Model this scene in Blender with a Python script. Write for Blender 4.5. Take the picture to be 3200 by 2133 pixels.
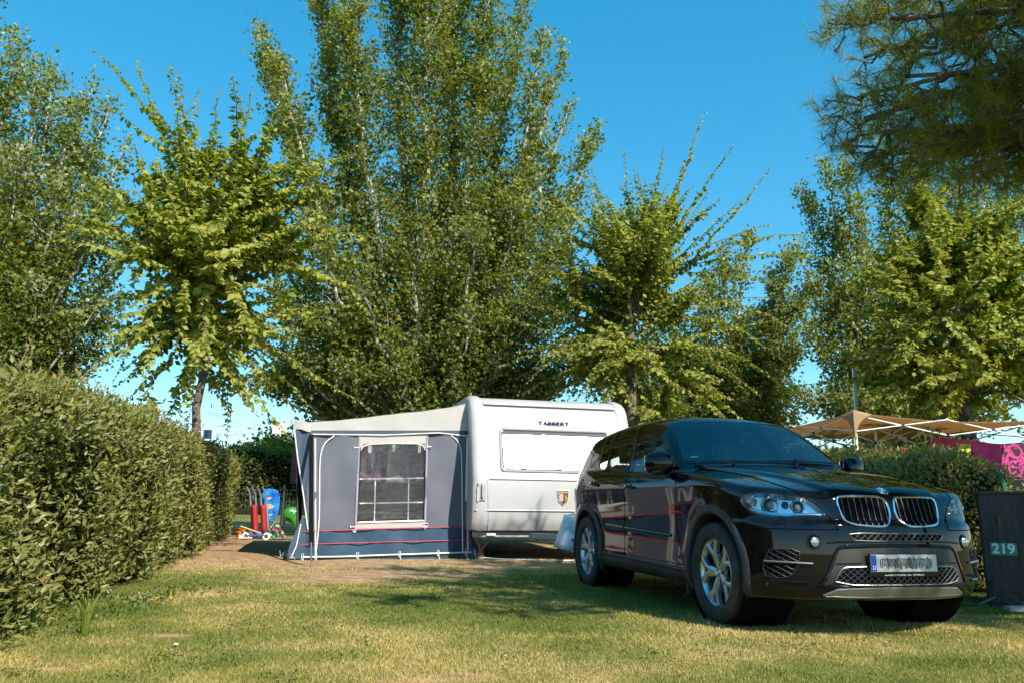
import bpy, bmesh, math, random
import numpy as np
from mathutils import Vector, Matrix, Euler
from mathutils.geometry import delaunay_2d_cdt, intersect_point_line
D = bpy.data
scene = bpy.context.scene
for o in list(D.objects): D.objects.remove(o)
R = math.radians
rnd = random.Random(7)
RNG = np.random.default_rng(7)

# ---------------------------------------------------------------- camera
CAM_H, PITCH, ROLL, FPX = 0.837, 0.2053, 0.0121, 2468.8      # calibrated from the car's known dimensions
cam_d = D.cameras.new('camera'); cam = D.objects.new('camera', cam_d)
scene.collection.objects.link(cam)
cam_d.sensor_width = 36; cam_d.lens = FPX / 3200 * 36; cam_d.clip_start = 0.05; cam_d.clip_end = 2000
cam.matrix_world = Matrix.Translation((0, 0, CAM_H)) @ Matrix.Rotation(math.pi / 2 + PITCH, 4, 'X') @ Matrix.Rotation(ROLL, 4, 'Z')
scene.camera = cam
scene.render.resolution_x = 1024; scene.render.resolution_y = 682

# ---------------------------------------------------------------- sky and sun
SUN_EL = R(40.0); SUN_DIR = Vector((0.57, -0.82, 0)).normalized()      # horizontal direction towards the sun
w = D.worlds.new("World"); scene.world = w; w.use_nodes = True
nt = w.node_tree; nt.nodes.clear()
sky = nt.nodes.new('ShaderNodeTexSky'); sky.sky_type = 'NISHITA'; sky.sun_disc = False
sky.sun_elevation = SUN_EL; sky.sun_rotation = math.atan2(SUN_DIR.x, SUN_DIR.y)
sky.altitude = 0; sky.air_density = 0.8; sky.dust_density = 0.05; sky.ozone_density = 1.3
bg = nt.nodes.new('ShaderNodeBackground'); bg.inputs['Strength'].default_value = 0.115
hs = nt.nodes.new('ShaderNodeHueSaturation'); hs.inputs['Hue'].default_value = 0.482; hs.inputs['Saturation'].default_value = 1.85; hs.inputs['Value'].default_value = 1.28
wo = nt.nodes.new('ShaderNodeOutputWorld')
ga = nt.nodes.new('ShaderNodeGamma'); ga.inputs['Gamma'].default_value = 0.62; nt.links.new(sky.outputs[0], ga.inputs['Color']); nt.links.new(ga.outputs[0], hs.inputs['Color']); nt.links.new(hs.outputs[0], bg.inputs['Color']); nt.links.new(bg.outputs[0], wo.inputs['Surface'])
sun_d = D.lights.new('sun', 'SUN'); sun_d.energy = 2.9; sun_d.angle = R(0.5); sun_d.color = (1.0, 0.93, 0.80)
sun = D.objects.new('sun', sun_d); scene.collection.objects.link(sun)
sv = Vector((SUN_DIR.x * math.cos(SUN_EL), SUN_DIR.y * math.cos(SUN_EL), math.sin(SUN_EL)))
sun.rotation_euler = sv.to_track_quat('Z', 'Y').to_euler(); sun.location = sv * 40
scene.view_settings.view_transform = 'Standard'; scene.view_settings.look = 'None'
scene.view_settings.exposure = 1.5; scene.view_settings.gamma = 1
scene.render.engine = 'CYCLES'

# ---------------------------------------------------------------- helpers
def tag(o, label=None, cat=None, group=None, kind=None):
    if label: o['label'] = label
    if cat: o['category'] = cat
    if group: o['group'] = group
    if kind: o['kind'] = kind
    return o
def empty(name, loc=(0, 0, 0), rz=0.0, **k):
    o = D.objects.new(name, None); scene.collection.objects.link(o)
    o.location = loc; o.rotation_euler = (0, 0, rz); o.empty_display_size = 0.1
    return tag(o, **k)
def raw_mesh(name, V, F, mat=None, parent=None, smooth=False, mi=None):
    """V (n,3) array, F list of index tuples or an (m,k) array."""
    V = np.asarray(V, dtype=np.float32)
    me = D.meshes.new(name)
    if isinstance(F, np.ndarray):
        m, k = F.shape
        me.vertices.add(len(V)); me.vertices.foreach_set('co', V.ravel())
        me.loops.add(m * k); me.loops.foreach_set('vertex_index', F.ravel().astype(np.int32))
        me.polygons.add(m); me.polygons.foreach_set('loop_start', np.arange(0, m * k, k, dtype=np.int32))
        try: me.polygons.foreach_set('loop_total', np.full(m, k, dtype=np.int32))
        except Exception: pass
        me.update(calc_edges=True); me.validate()
    else:
        me.from_pydata([tuple(map(float, v)) for v in V], [], [tuple(int(i) for i in f) for f in F]); me.update()
    mats = mat if isinstance(mat, (list, tuple)) else [mat]
    for m_ in mats:
        if m_ is not None: me.materials.append(m_)
    if smooth: me.polygons.foreach_set('use_smooth', np.ones(len(me.polygons), dtype=bool))
    if mi is not None: me.polygons.foreach_set('material_index', np.asarray(mi, dtype=np.int32))
    o = D.objects.new(name, me); scene.collection.objects.link(o)
    if parent is not None: o.parent = parent
    return o
class MB:
    """collects primitives into one mesh"""
    def __init__(s): s.V = []; s.F = []; s.M = []
    def add(s, V, F, m=0):
        b = len(s.V); s.V += [tuple(v) for v in V]; s.F += [tuple(i + b for i in f) for f in F]; s.M += [m] * len(F); return s
    def box(s, c, size, rot=None, m=0):
        x, y, z = [q / 2 for q in size]
        V = [Vector((i * x, j * y, k * z)) for i in (-1, 1) for j in (-1, 1) for k in (-1, 1)]
        if rot is not None: V = [rot @ v for v in V]
        V = [v + Vector(c) for v in V]
        return s.add(V, [(0, 1, 3, 2), (4, 6, 7, 5), (0, 4, 5, 1), (2, 3, 7, 6), (0, 2, 6, 4), (1, 5, 7, 3)], m)
    def bar(s, a, b, w, h, up=(0, 0, 1), m=0):
        a = Vector(a); b = Vector(b); d = (b - a).normalized(); u = Vector(up); sd = d.cross(u)
        if sd.length < 1e-4: sd = d.cross(Vector((1, 0, 0)))
        sd.normalize(); u = sd.cross(d)
        V = [p + sd * (i * w / 2) + u * (j * h / 2) for p in (a, b) for i, j in ((-1, -1), (1, -1), (1, 1), (-1, 1))]
        return s.add(V, [(3, 2, 1, 0), (4, 5, 6, 7), (0, 1, 5, 4), (1, 2, 6, 5), (2, 3, 7, 6), (3, 0, 4, 7)], m)
    def tube(s, pts, r, n=8, closed=False, m=0, cap=True):
        pts = [Vector(p) for p in pts]; N = len(pts); b = len(s.V)
        rs = r if isinstance(r, (list, tuple)) else [r] * N
        prev = None
        for i, p in enumerate(pts):
            if closed: d = pts[(i + 1) % N] - pts[i - 1]
            else: d = pts[min(i + 1, N - 1)] - pts[max(i - 1, 0)]
            if d.length < 1e-9: d = Vector((0, 0, 1))
            d.normalize()
            if prev is None:
                q = d.cross(Vector((0, 0, 1)) if abs(d.z) < .9 else Vector((1, 0, 0))).normalized()
            else:
                q = prev - d * prev.dot(d)
                if q.length < 1e-6: q = d.cross(Vector((0, 0, 1)))
                q.normalize()
            prev = q; e = d.cross(q)
            for k in range(n):
                a = 2 * math.pi * k / n
                s.V.append(tuple(p + (q * math.cos(a) + e * math.sin(a)) * rs[i]))
        for i in range(N if closed else N - 1):
            j = (i + 1) % N
            for k in range(n):
                s.F.append((b + i * n + k, b + i * n + (k + 1) % n, b + j * n + (k + 1) % n, b + j * n + k)); s.M.append(m)
        if cap and not closed:
            s.F.append(tuple(b + k for k in range(n))[::-1]); s.F.append(tuple(b + (N - 1) * n + k for k in range(n))); s.M += [m, m]
        return s
    def lathe(s, prof, n=24, axis='z', c=(0, 0, 0), m=0, closed=False):
        """prof: (r, h) pairs, spun round an axis through c"""
        b = len(s.V); K = len(prof)
        for i in range(n):
            a = 2 * math.pi * i / n; ca, sa = math.cos(a), math.sin(a)
            for r, h in prof:
                v = {'z': (r * ca, r * sa, h), 'y': (r * ca, h, r * sa), 'x': (h, r * ca, r * sa)}[axis]
                s.V.append((v[0] + c[0], v[1] + c[1], v[2] + c[2]))
        for i in range(n):
            j = (i + 1) % n
            for k in range(K if closed else K - 1):
                l = (k + 1) % K
                s.F.append((b + i * K + k, b + j * K + k, b + j * K + l, b + i * K + l)); s.M.append(m)
        return s
    def prism(s, outline, f0, f1, m=0):
        """outline: 2-D points; f0/f1 map a 2-D point to 3-D (front and back)"""
        n = len(outline); V = [f0(p) for p in outline] + [f1(p) for p in outline]
        F = [tuple(range(n)), tuple(range(2 * n - 1, n - 1, -1))] + [(i, n + i, n + (i + 1) % n, (i + 1) % n) for i in range(n)]
        return s.add(V, F, m)
    def grid(s, f, nu, nv, m=0):
        b = len(s.V)
        for i in range(nu + 1):
            for j in range(nv + 1): s.V.append(tuple(f(i / nu, j / nv)))
        for i in range(nu):
            for j in range(nv):
                a = b + i * (nv + 1) + j; s.F.append((a, a + nv + 1, a + nv + 2, a + 1)); s.M.append(m)
        return s
    def build(s, name, mat, parent=None, smooth=False, bevel=0, solid=0, recalc=True):
        o = raw_mesh(name, s.V, s.F, mat, parent, smooth, s.M if isinstance(mat, (list, tuple)) else None)
        if recalc:
            bm = bmesh.new(); bm.from_mesh(o.data); bmesh.ops.recalc_face_normals(bm, faces=bm.faces); bm.to_mesh(o.data); bm.free()
        if solid: md = o.modifiers.new('s', 'SOLIDIFY'); md.thickness = solid; md.offset = 0
        if bevel: md = o.modifiers.new('b', 'BEVEL'); md.width = bevel; md.segments = 2; md.limit_method = 'ANGLE'; md.angle_limit = R(40)
        if smooth and not bevel:
            try: o.data.set_sharp_from_angle(angle=R(38))
            except Exception: pass
        return o
# ---- materials
def mat(name, col=(.5, .5, .5), rough=.5, metal=0, spec=.5, coat=0, trans=0, **k):
    m = D.materials.new(name); m.use_nodes = True
    b = m.node_tree.nodes['Principled BSDF']
    b.inputs['Base Color'].default_value = (*col, 1); b.inputs['Roughness'].default_value = rough; b.inputs['Metallic'].default_value = metal
    b.inputs['Specular IOR Level'].default_value = spec; b.inputs['Coat Weight'].default_value = coat; b.inputs['Coat Roughness'].default_value = .03
    b.inputs['Transmission Weight'].default_value = trans
    for a, v in k.items(): b.inputs[a.replace('_', ' ')].default_value = v
    return m
def nd(m, typ, **k):
    n = m.node_tree.nodes.new(typ)
    for a, v in k.items():
        if a in n.inputs: n.inputs[a].default_value = v
        else: setattr(n, a, v)
    return n
def lk(m, a, b): m.node_tree.links.new(a, b)
def bsdf(m): return m.node_tree.nodes['Principled BSDF']
def noisy(m, c1, c2, scale=8, detail=6, bump=0.0, bscale=None, lo=.35, hi=.65, stretch=None, rough=None):
    """base colour mottled between c1 and c2, with an optional bump: wear and dirt of the surface itself"""
    tc = nd(m, 'ShaderNodeTexCoord'); src = tc.outputs['Object']
    if stretch:
        mp = nd(m, 'ShaderNodeMapping'); mp.inputs['Scale'].default_value = stretch; lk(m, src, mp.inputs[0]); src = mp.outputs[0]
    n = nd(m, 'ShaderNodeTexNoise', Scale=scale, Detail=detail); lk(m, src, n.inputs['Vector'])
    r = nd(m, 'ShaderNodeValToRGB'); r.color_ramp.elements[0].position = lo; r.color_ramp.elements[1].position = hi
    r.color_ramp.elements[0].color = (*c1, 1); r.color_ramp.elements[1].color = (*c2, 1)
    lk(m, n.outputs['Fac'], r.inputs['Fac']); lk(m, r.outputs[0], bsdf(m).inputs['Base Color'])
    if bump:
        n2 = nd(m, 'ShaderNodeTexNoise', Scale=bscale or scale * 4, Detail=8); lk(m, src, n2.inputs['Vector'])
        bp = nd(m, 'ShaderNodeBump', Strength=bump, Distance=.02); lk(m, n2.outputs['Fac'], bp.inputs['Height']); lk(m, bp.outputs[0], bsdf(m).inputs['Normal'])
    return m
# ================================================================ the car's body as one implicit surface
def herm(xs, ys):
    """smooth interpolation through points (finite-difference tangents, monotone-limited)"""
    xs = np.array(xs, float); ys = np.array(ys, float); h = np.diff(xs); d = np.diff(ys) / h
    t = np.empty_like(xs); t[0] = d[0]; t[-1] = d[-1]
    for i in range(1, len(xs) - 1):
        if d[i - 1] * d[i] <= 0: t[i] = 0
        else:
            w1 = 2 * h[i] + h[i - 1]; w2 = h[i] + 2 * h[i - 1]; t[i] = (w1 + w2) / (w1 / d[i - 1] + w2 / d[i])
    def f(x):
        x = np.clip(x, xs[0], xs[-1]); i = np.clip(np.searchsorted(xs, x) - 1, 0, len(h) - 1)
        s = (x - xs[i]) / h[i]
        return ((2 * s**3 - 3 * s**2 + 1) * ys[i] + (s**3 - 2 * s**2 + s) * h[i] * t[i] + (-2 * s**3 + 3 * s**2) * ys[i + 1] + (s**3 - s**2) * h[i] * t[i + 1])
    return f
def smax(a, b, k):
    h = np.maximum(k - np.abs(a - b), 0) / k
    return np.maximum(a, b) + h * h * k * .25
def smin(a, b, k): return -smax(-a, -b, k)
def sstep(a, b, x):
    t = np.clip((x - a) / (b - a), 0, 1); return t * t * (3 - 2 * t)
# plan half width, offset of the side by height, front plan curve, front profile, centre-line top
PW = herm([-3.99, -3.8, -3.5, -2.93, -2.2, -1.2, -.5, 0, .3, .6, .9], [.79, .875, .925, .955, .945, .945, .952, .962, .962, .955, .94])
SZ = herm([.15, .25, .34, .42, .60, .80, .98, 1.02, 1.05, 1.12, 1.20, 1.30], [-.10, -.035, -.012, -.022, -.030, -.022, -.009, -.007, -.014, -.036, -.065, -.12])
FP = herm([0, .2, .4, .55, .7, .8, .9, .97], [.885, .88, .855, .815, .745, .67, .54, .33])
FZ = herm([.15, .24, .32, .42, .52, .62, .70, .745, .77, .82, .92, .99, 1.05], [-.16, -.07, -.02, 0, .0, -.004, -.012, -.022, -.045, -.058, -.085, -.13, -.26])
RP = herm([0, .3, .6, .8, .92], [-3.97, -3.955, -3.89, -3.76, -3.5])
RZ = herm([.25, .45, .7, .78, .95, 1.15, 1.3], [.06, 0, .0, .06, .08, .13, .22])
HT = herm([-.75, -.5, -.2, .1, .4, .6, .75, .88], [1.205, 1.188, 1.155, 1.115, 1.06, 1.012, .962, .895])
RT = herm([-4.0, -3.75, -3.5, -3.2, -2.8, -2.3, -1.9, -1.55, -1.3], [1.56, 1.615, 1.66, 1.70, 1.735, 1.752, 1.750, 1.728, 1.69])
GW = herm([1.0, 1.12, 1.3, 1.5, 1.62, 1.70, 1.78], [.92, .895, .845, .765, .698, .625, .50])
GP = herm([-3.95, -3.6, -3.2, -2.6, -1.9, -1.3, -.8], [-.13, -.06, -.025, -.002, 0, -.012, -.03])
def car_f(x, y, z, arches=True):
    a = np.abs(y)
    side = a - (PW(x) + SZ(z))
    front = x - (FP(a) + FZ(z))
    rear = (RP(a) + RZ(z)) - x
    # bonnet: crowned, with two raised ridges running from the grille to the pillars
    ridge = .40 + (.88 - x) * .18
    cr = .022 * (1 - sstep(-.03, .05, a - ridge)) - .045 * np.clip(a / .8, 0, 1.3)**2.2
    cen = -.008 * (1 - sstep(.0, .16, np.abs(a - .0)))* sstep(-.6, .3, x)
    hood = z - (HT(x) + cr + cen)
    top = smin(hood + np.clip(-(x + .9), 0, 5) * 2, z - (1.092 + .050 * np.clip(-x, 0, 4)) + np.clip(x + .55, 0, 5) * 3.0, .02)
    bot = (.235 + .10 * sstep(.35, .85, x) * 0 + .12 * sstep(-3.2, -3.9, x)) - z
    low = smax(side, front, .10); low = smax(low, rear, .12); low = smax(low, top, .05); low = smax(low, bot, .05)
    # cabin
    gs = (a - (GW(z) + GP(x))) * .93
    ws = ((x + .48) + (z - 1.12) * 1.50 + .11 * (a / .75)**2.4) * .555
    rs = (-(x + 3.84) + (z - 1.15) * .62 + .16 * (a / .7)**2) * .85
    roof = z - (RT(x) - .045 * (a / .62)**2.6)
    cab = smax(gs, ws, .05); cab = smax(cab, rs, .10); cab = smax(cab, roof, .07); cab = np.maximum(cab, 1.0 - z)
    f = smin(low, cab, .018)
    for ax in (0.0, -2.933):
        rr = np.sqrt((x - ax)**2 + (z - .385)**2)
        f = f - .014 * (1 - sstep(.44, .56, rr)) * sstep(.5, .7, a)
    if arches:
        for ax in (0.0, -2.933):
            rr = np.sqrt((x - ax)**2 + (z - .385)**2)
            f = np.maximum(f, np.minimum(.425 - rr, a - .52))
    return f
def fgrad(P, fn=car_f, e=2e-4):
    g = np.stack([fn(P[:, 0] + e, P[:, 1], P[:, 2]) - fn(P[:, 0] - e, P[:, 1], P[:, 2]),
                  fn(P[:, 0], P[:, 1] + e, P[:, 2]) - fn(P[:, 0], P[:, 1] - e, P[:, 2]),
                  fn(P[:, 0], P[:, 1], P[:, 2] + e) - fn(P[:, 0], P[:, 1], P[:, 2] - e)], 1) / (2 * e)
    return g
def surface_nets(fn, lo, hi, h, newton=3):
    ax = [np.arange(lo[i], hi[i] + h, h) for i in range(3)]
    X, Y, Z = np.meshgrid(*ax, indexing='ij'); F = fn(X, Y, Z); S = F < 0
    n = [len(a) for a in ax]; C = np.zeros([k - 1 for k in n], np.int32); acc = np.zeros(C.shape + (3,)); cnt = np.zeros(C.shape)
    offs = [(i, j, k) for i in (0, 1) for j in (0, 1) for k in (0, 1)]
    def sub(A, o): return A[o[0]:o[0] + n[0] - 1, o[1]:o[1] + n[1] - 1, o[2]:o[2] + n[2] - 1]
    for a in offs:
        for d in range(3):
            if a[d] == 0:
                b = list(a); b[d] = 1; fa = sub(F, a); fb = sub(F, b); m = (fa < 0) != (fb < 0)
                t = np.where(m, fa / np.where(m, fa - fb, 1), 0)
                for q in range(3): acc[..., q] += np.where(m, a[q] + (t if q == d else 0), 0)
                cnt += m
    act = cnt > 0; idx = np.full(C.shape, -1, np.int64); idx[act] = np.arange(act.sum())
    ii = np.argwhere(act); V = (ii + acc[act] / cnt[act][:, None]) * h + np.array([ax[0][0], ax[1][0], ax[2][0]])
    for _ in range(newton):
        g = fgrad(V, fn); f = fn(V[:, 0], V[:, 1], V[:, 2]); V = V - np.clip(f / np.maximum((g**2).sum(1), .1), -h * .4, h * .4)[:, None] * g
    Fs = []
    for d in range(3):
        u, v = [(1, 2), (2, 0), (0, 1)][d]
        sl0 = [slice(None)] * 3; sl1 = [slice(None)] * 3; sl0[d] = slice(0, n[d] - 1); sl1[d] = slice(1, n[d])
        m = S[tuple(sl0)] != S[tuple(sl1)]; s0 = S[tuple(sl0)]
        p = np.argwhere(m); p = p[(p[:, u] > 0) & (p[:, v] > 0) & (p[:, u] < n[u] - 1) & (p[:, v] < n[v] - 1)]
        q = []
        for du, dv in ((0, 0), (-1, 0), (-1, -1), (0, -1)):
            r = p.copy(); r[:, u] += du; r[:, v] += dv; q.append(idx[r[:, 0], r[:, 1], r[:, 2]])
        q = np.stack(q, 1); fl = s0[p[:, 0], p[:, 1], p[:, 2]]; q[~fl] = q[~fl][:, ::-1]
        Fs.append(q)
    return V, np.concatenate(Fs)
# ================================================================ the car
CF0 = lambda x, y, z: car_f(x, y, z, False)
def newton(P, fn=CF0, n=6):
    P = np.array(P, float)
    for _ in range(n):
        g = fgrad(P, fn); f = fn(P[:, 0], P[:, 1], P[:, 2]); P = P - np.clip(f / np.maximum((g**2).sum(1), .05), -.05, .05)[:, None] * g
    g = fgrad(P, fn); g /= np.linalg.norm(g, axis=1)[:, None] + 1e-9
    return P, g
def resample(P, step, closed=False):
    P = [Vector(p) for p in P]
    if closed: P = P + [P[0]]
    out = []
    for a, b in zip(P[:-1], P[1:]):
        n = max(1, int(round((b - a).length / step))); out += [a.lerp(b, i / n) for i in range(n)]
    if not closed: out.append(P[-1])
    return out
def smooth_poly(P, it=2, closed=True, keep=()):
    """Chaikin corner cutting"""
    P = [Vector(p) for p in P]
    for _ in range(it):
        n = len(P); Q = []
        rng = range(n) if closed else range(n - 1)
        if not closed: Q.append(P[0])
        for i in rng:
            a, b = P[i], P[(i + 1) % n]; Q += [a.lerp(b, .25), a.lerp(b, .75)]
        if not closed: Q.append(P[-1])
        P = Q
    return P
def plane_of(P, fn=CF0):
    Q, g = newton(P, fn); n = g.mean(0); n /= np.linalg.norm(n); c = Q.mean(0)
    e = np.cross([0, 0, 1.0], n)
    e = e / np.linalg.norm(e) if np.linalg.norm(e) > .1 else np.array([0, 1.0, 0]); u = np.cross(n, e)
    return c, n, e, u
def proj_plane(uv, c, n, e, u, off, fn=CF0, rng_=.16):
    """march along -n onto the surface"""
    uv = np.asarray(uv, float); B = c + uv[:, :1] * e + uv[:, 1:2] * u
    ts = np.linspace(rng_, -rng_, 90); S = B[:, None, :] + ts[None, :, None] * n
    F = fn(S[..., 0], S[..., 1], S[..., 2]); ins = F < 0; i = np.argmax(ins, 1); ok = ins.any(1) & (i > 0)
    i = np.clip(i, 1, None); r = np.arange(len(B)); fa = F[r, i - 1]; fb = F[r, i]; t = ts[i - 1] + (ts[i] - ts[i - 1]) * fa / np.where(fa - fb == 0, 1, fa - fb)
    jm = np.argmin(np.abs(F), 1); t = np.where(ok, t, ts[jm]); P = B + t[:, None] * n
    g = fgrad(P, fn); g /= np.linalg.norm(g, axis=1)[:, None] + 1e-9
    return P + g * off, g
def inpoly(x, y, poly):
    x = np.asarray(x); y = np.asarray(y); r = np.zeros(x.shape, bool); n = len(poly)
    for i in range(n):
        x1, y1 = poly[i]; x2, y2 = poly[(i + 1) % n]
        if y1 == y2: continue
        c = ((y1 > y) != (y2 > y)) & (x < (x2 - x1) * (y - y1) / (y2 - y1) + x1); r ^= c
    return r
def fill2d(poly, step):
    poly = [tuple(p) for p in poly]; xs = [p[0] for p in poly]; ys = [p[1] for p in poly]
    gx, gy = np.meshgrid(np.arange(min(xs) + step / 2, max(xs), step), np.arange(min(ys) + step / 2, max(ys), step)); gx = gx.ravel(); gy = gy.ravel()
    m = inpoly(gx, gy, poly)
    P = np.array(poly); Q = np.roll(P, -1, 0); G = np.stack([gx, gy], 1)[m]
    if len(G):
        d = np.full(len(G), 9.0)
        for a, b in zip(P, Q):
            ab = b - a; t = np.clip(((G - a) @ ab) / (ab @ ab + 1e-12), 0, 1); d = np.minimum(d, np.linalg.norm(G - a - t[:, None] * ab, axis=1))
        G = G[d > step * .45]
    pts = [Vector(p) for p in poly] + [Vector(g) for g in G]
    n = len(poly); r = delaunay_2d_cdt(pts, [(i, (i + 1) % n) for i in range(n)], [tuple(range(n))], 1, 1e-6)
    return np.array([tuple(v) for v in r[0]]), [tuple(f) for f in r[2]]
def inset2d(poly, d):
    n = len(poly); A = sum(poly[i][0] * poly[(i + 1) % n][1] - poly[(i + 1) % n][0] * poly[i][1] for i in range(n)); s = 1 if A > 0 else -1; out = []
    for i in range(n):
        p0 = Vector(poly[i - 1]); p1 = Vector(poly[i]); p2 = Vector(poly[(i + 1) % n]); a = (p1 - p0).normalized(); b = (p2 - p1).normalized()
        na = Vector((-a.y, a.x)) * s; nb = Vector((-b.y, b.x)) * s; m = (na + nb)
        m = m.normalized() if m.length > 1e-5 else na; k = 1 / max(.5, m.dot(na)); out.append(tuple(p1 + m * d * k))
    return out
class Patch:
    """an outline on the body, flattened to its own plane"""
    def __init__(s, P3, smooth=1, fn=CF0, step=.02, mirror=False):
        P3 = [Vector(p) for p in P3]
        if mirror: P3 = [Vector((p.x, -p.y, p.z)) for p in P3][::-1]
        P3 = resample(smooth_poly(P3, smooth) if smooth else P3, step, True)
        s.fn = fn; A = np.array([tuple(p) for p in P3]); s.c, s.n, s.e, s.u = plane_of(A, fn); s.poly = [((a - s.c) @ s.e, (a - s.c) @ s.u) for a in A]
        if sum(s.poly[i - 1][0] * s.poly[i][1] - s.poly[i][0] * s.poly[i - 1][1] for i in range(len(s.poly))) < 0: s.poly = s.poly[::-1]
    def on(s, uv, off): return proj_plane(uv, s.c, s.n, s.e, s.u, off, s.fn)[0]
    def uv(s, P): P = np.atleast_2d(np.asarray(P, float)); return np.stack([(P - s.c) @ s.e, (P - s.c) @ s.u], 1)
    def sheet(s, name, mt, parent, off=.003, inset=0, step=.03, flat=None):
        pl = inset2d(s.poly, inset) if inset else s.poly
        V2, F = fill2d(pl, step); V = s.on(V2, off) if flat is None else s.c + V2[:, :1] * s.e + V2[:, 1:2] * s.u + s.n * flat
        return raw_mesh(name, V, F, mt, parent, True)
    def ring(s, name, mt, parent, w_in, w_out, off=.004, depth=.02):
        a = inset2d(s.poly, w_in); b = inset2d(s.poly, -w_out); n = len(a); A = s.on(a, off); B = s.on(b, off); A2 = A - s.n * depth; V = np.concatenate([A, B, A2, B - s.n * depth])
        F = []
        for i in range(n):
            j = (i + 1) % n; F += [(i, n + i, n + j, j), (i, j, 2 * n + j, 2 * n + i), (n + i, 3 * n + i, 3 * n + j, n + j)]
        return raw_mesh(name, V, F, mt, parent, False)
    def rim(s, mb, r, off=0.0, inset=0, n=6, m=0):
        pl = inset2d(s.poly, inset) if inset else s.poly; mb.tube([tuple(p) for p in s.on(pl, off)], r, n, True, m); return mb
    def lattice(s, mb, pitch, ang, off, w, m=0, aspect=1.0, jog=0):
        P = np.array(s.poly); lo = P.min(0) - .05; hi = P.max(0) + .05; L = hi - lo
        for sg in (1, -1):
            d = np.array([math.cos(ang), sg * math.sin(ang)]); q = np.array([-d[1], d[0]]); cc = (lo + hi) / 2; R_ = np.linalg.norm(L) / 2
            for k in np.arange(-R_, R_, pitch):
                t = np.arange(-R_, R_, .012); S = cc + q * k + t[:, None] * d; ins = inpoly(S[:, 0], S[:, 1], s.poly); i = 0
                while i < len(t):
                    if ins[i]:
                        j = i
                        while j + 1 < len(t) and ins[j + 1]: j += 1
                        if j - i >= 1:
                            Q = s.on(S[i:j + 1], off + (.001 if sg > 0 else 0)); mb.tube([tuple(p) for p in Q], w, 4, m=m)
                        i = j
                    i += 1
        return mb
    def cut(s, V, F):
        """mask of body faces inside this outline"""
        C = V[F].mean(1); d = (C - s.c); return inpoly(d @ s.e, d @ s.u, s.poly) & (np.abs(d @ s.n) < .17)
def surf_line(mb, P3, r, off=0, step=.03, n=5, smooth=2, m=0, closed=False, fn=CF0, snap=True):
    P = resample(smooth_poly(P3, smooth, closed) if smooth else P3, step, closed); A = np.array([tuple(p) for p in P])
    if snap: Q, g = newton(A, fn); A = Q + g * off
    mb.tube([tuple(p) for p in A], r, n, closed, m=m); return A
def mir(P): return [(p[0], -p[1], p[2]) for p in P]

# materials
M_paint = mat('car_paint', (.004, .0042, .0055), .3, .0, .0, 1.0)
bsdf(M_paint).inputs['Coat IOR'].default_value = 1.45
n_ = nd(M_paint, 'ShaderNodeTexNoise', Scale=260.0, Detail=2.0); r_ = nd(M_paint, 'ShaderNodeValToRGB'); tcp = nd(M_paint, 'ShaderNodeTexCoord'); lk(M_paint, tcp.outputs['Object'], n_.inputs['Vector'])
r_.color_ramp.elements[0].position = .62; r_.color_ramp.elements[0].color = (.004, .0042, .0055, 1); r_.color_ramp.elements[1].position = .72; r_.color_ramp.elements[1].color = (.03, .028, .022, 1)
lk(M_paint, n_.outputs['Fac'], r_.inputs['Fac']); lk(M_paint, r_.outputs[0], bsdf(M_paint).inputs['Base Color'])
M_trim = noisy(mat('grained_plastic', (.03, .03, .032), .55), (.022, .022, .024), (.045, .044, .042), 5, 5)
M_dark = mat('dark_void', (.004, .004, .0045), .9, spec=.05)
M_gap = mat('panel_gap', (.001, .001, .001), .8, spec=.1)
M_gloss = mat('gloss_black_trim', (.006, .006, .007), .12)
M_chrome = mat('chrome', (.75, .76, .78), .08, 1)
M_satin = mat('satin_aluminium', (.22, .22, .215), .45, .7)
M_alloy = noisy(mat('alloy_wheel', (.55, .57, .62), .36, 1), (.52, .55, .60), (.72, .75, .80), 6, 4)
M_tyre = noisy(mat('tyre_rubber', (.018, .018, .019), .75), (.020, .020, .021), (.055, .050, .044), 9, 6, .35, 60)
M_brake = noisy(mat('brake_steel', (.2, .19, .18), .45, 1), (.12, .11, .10), (.26, .25, .24), 20, 4)
M_meshm = mat('grille_mesh', (.25, .26, .27), .4, 1)
M_seat = mat('seat_leather', (.05, .048, .046), .5)
M_dash = mat('dashboard_plastic', (.018, .018, .02), .6)
M_white = mat('white_plastic', (.75, .75, .74), .4)
def glass_mat(name, tint, spec_boost=.1, rough=.0, tr=.0):
    m = D.materials.new(name); m.use_nodes = True; t = m.node_tree; t.nodes.clear()
    o = t.nodes.new('ShaderNodeOutputMaterial'); mx = t.nodes.new('ShaderNodeMixShader'); tr_ = t.nodes.new('ShaderNodeBsdfTransparent'); gl = t.nodes.new('ShaderNodeBsdfGlossy'); fr = t.nodes.new('ShaderNodeLayerWeight')
    fr.inputs['Blend'].default_value = .22; gl.inputs['Roughness'].default_value = rough; tr_.inputs['Color'].default_value = (*tint, 1)
    ma = t.nodes.new('ShaderNodeMath'); ma.operation = 'MULTIPLY_ADD'; ma.inputs[1].default_value = .9; ma.inputs[2].default_value = spec_boost; ma.use_clamp = True
    t.links.new(fr.outputs['Fresnel'], ma.inputs[0]); t.links.new(ma.outputs[0], mx.inputs['Fac']); t.links.new(tr_.outputs[0], mx.inputs[1]); t.links.new(gl.outputs[0], mx.inputs[2]); t.links.new(mx.outputs[0], o.inputs['Surface'])
    return m
M_glass = glass_mat('tinted_glass', (.76, .83, .82), .05)
M_wglass = glass_mat('windscreen_glass', (.80, .92, .96), .13)
M_lens = glass_mat('clear_lens', (.93, .95, .97), .04)
M_mirror = mat('mirror_glass', (.8, .8, .8), .02, 1)
M_lampref = mat('lamp_reflector', (.70, .72, .75), .22, 1)
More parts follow.
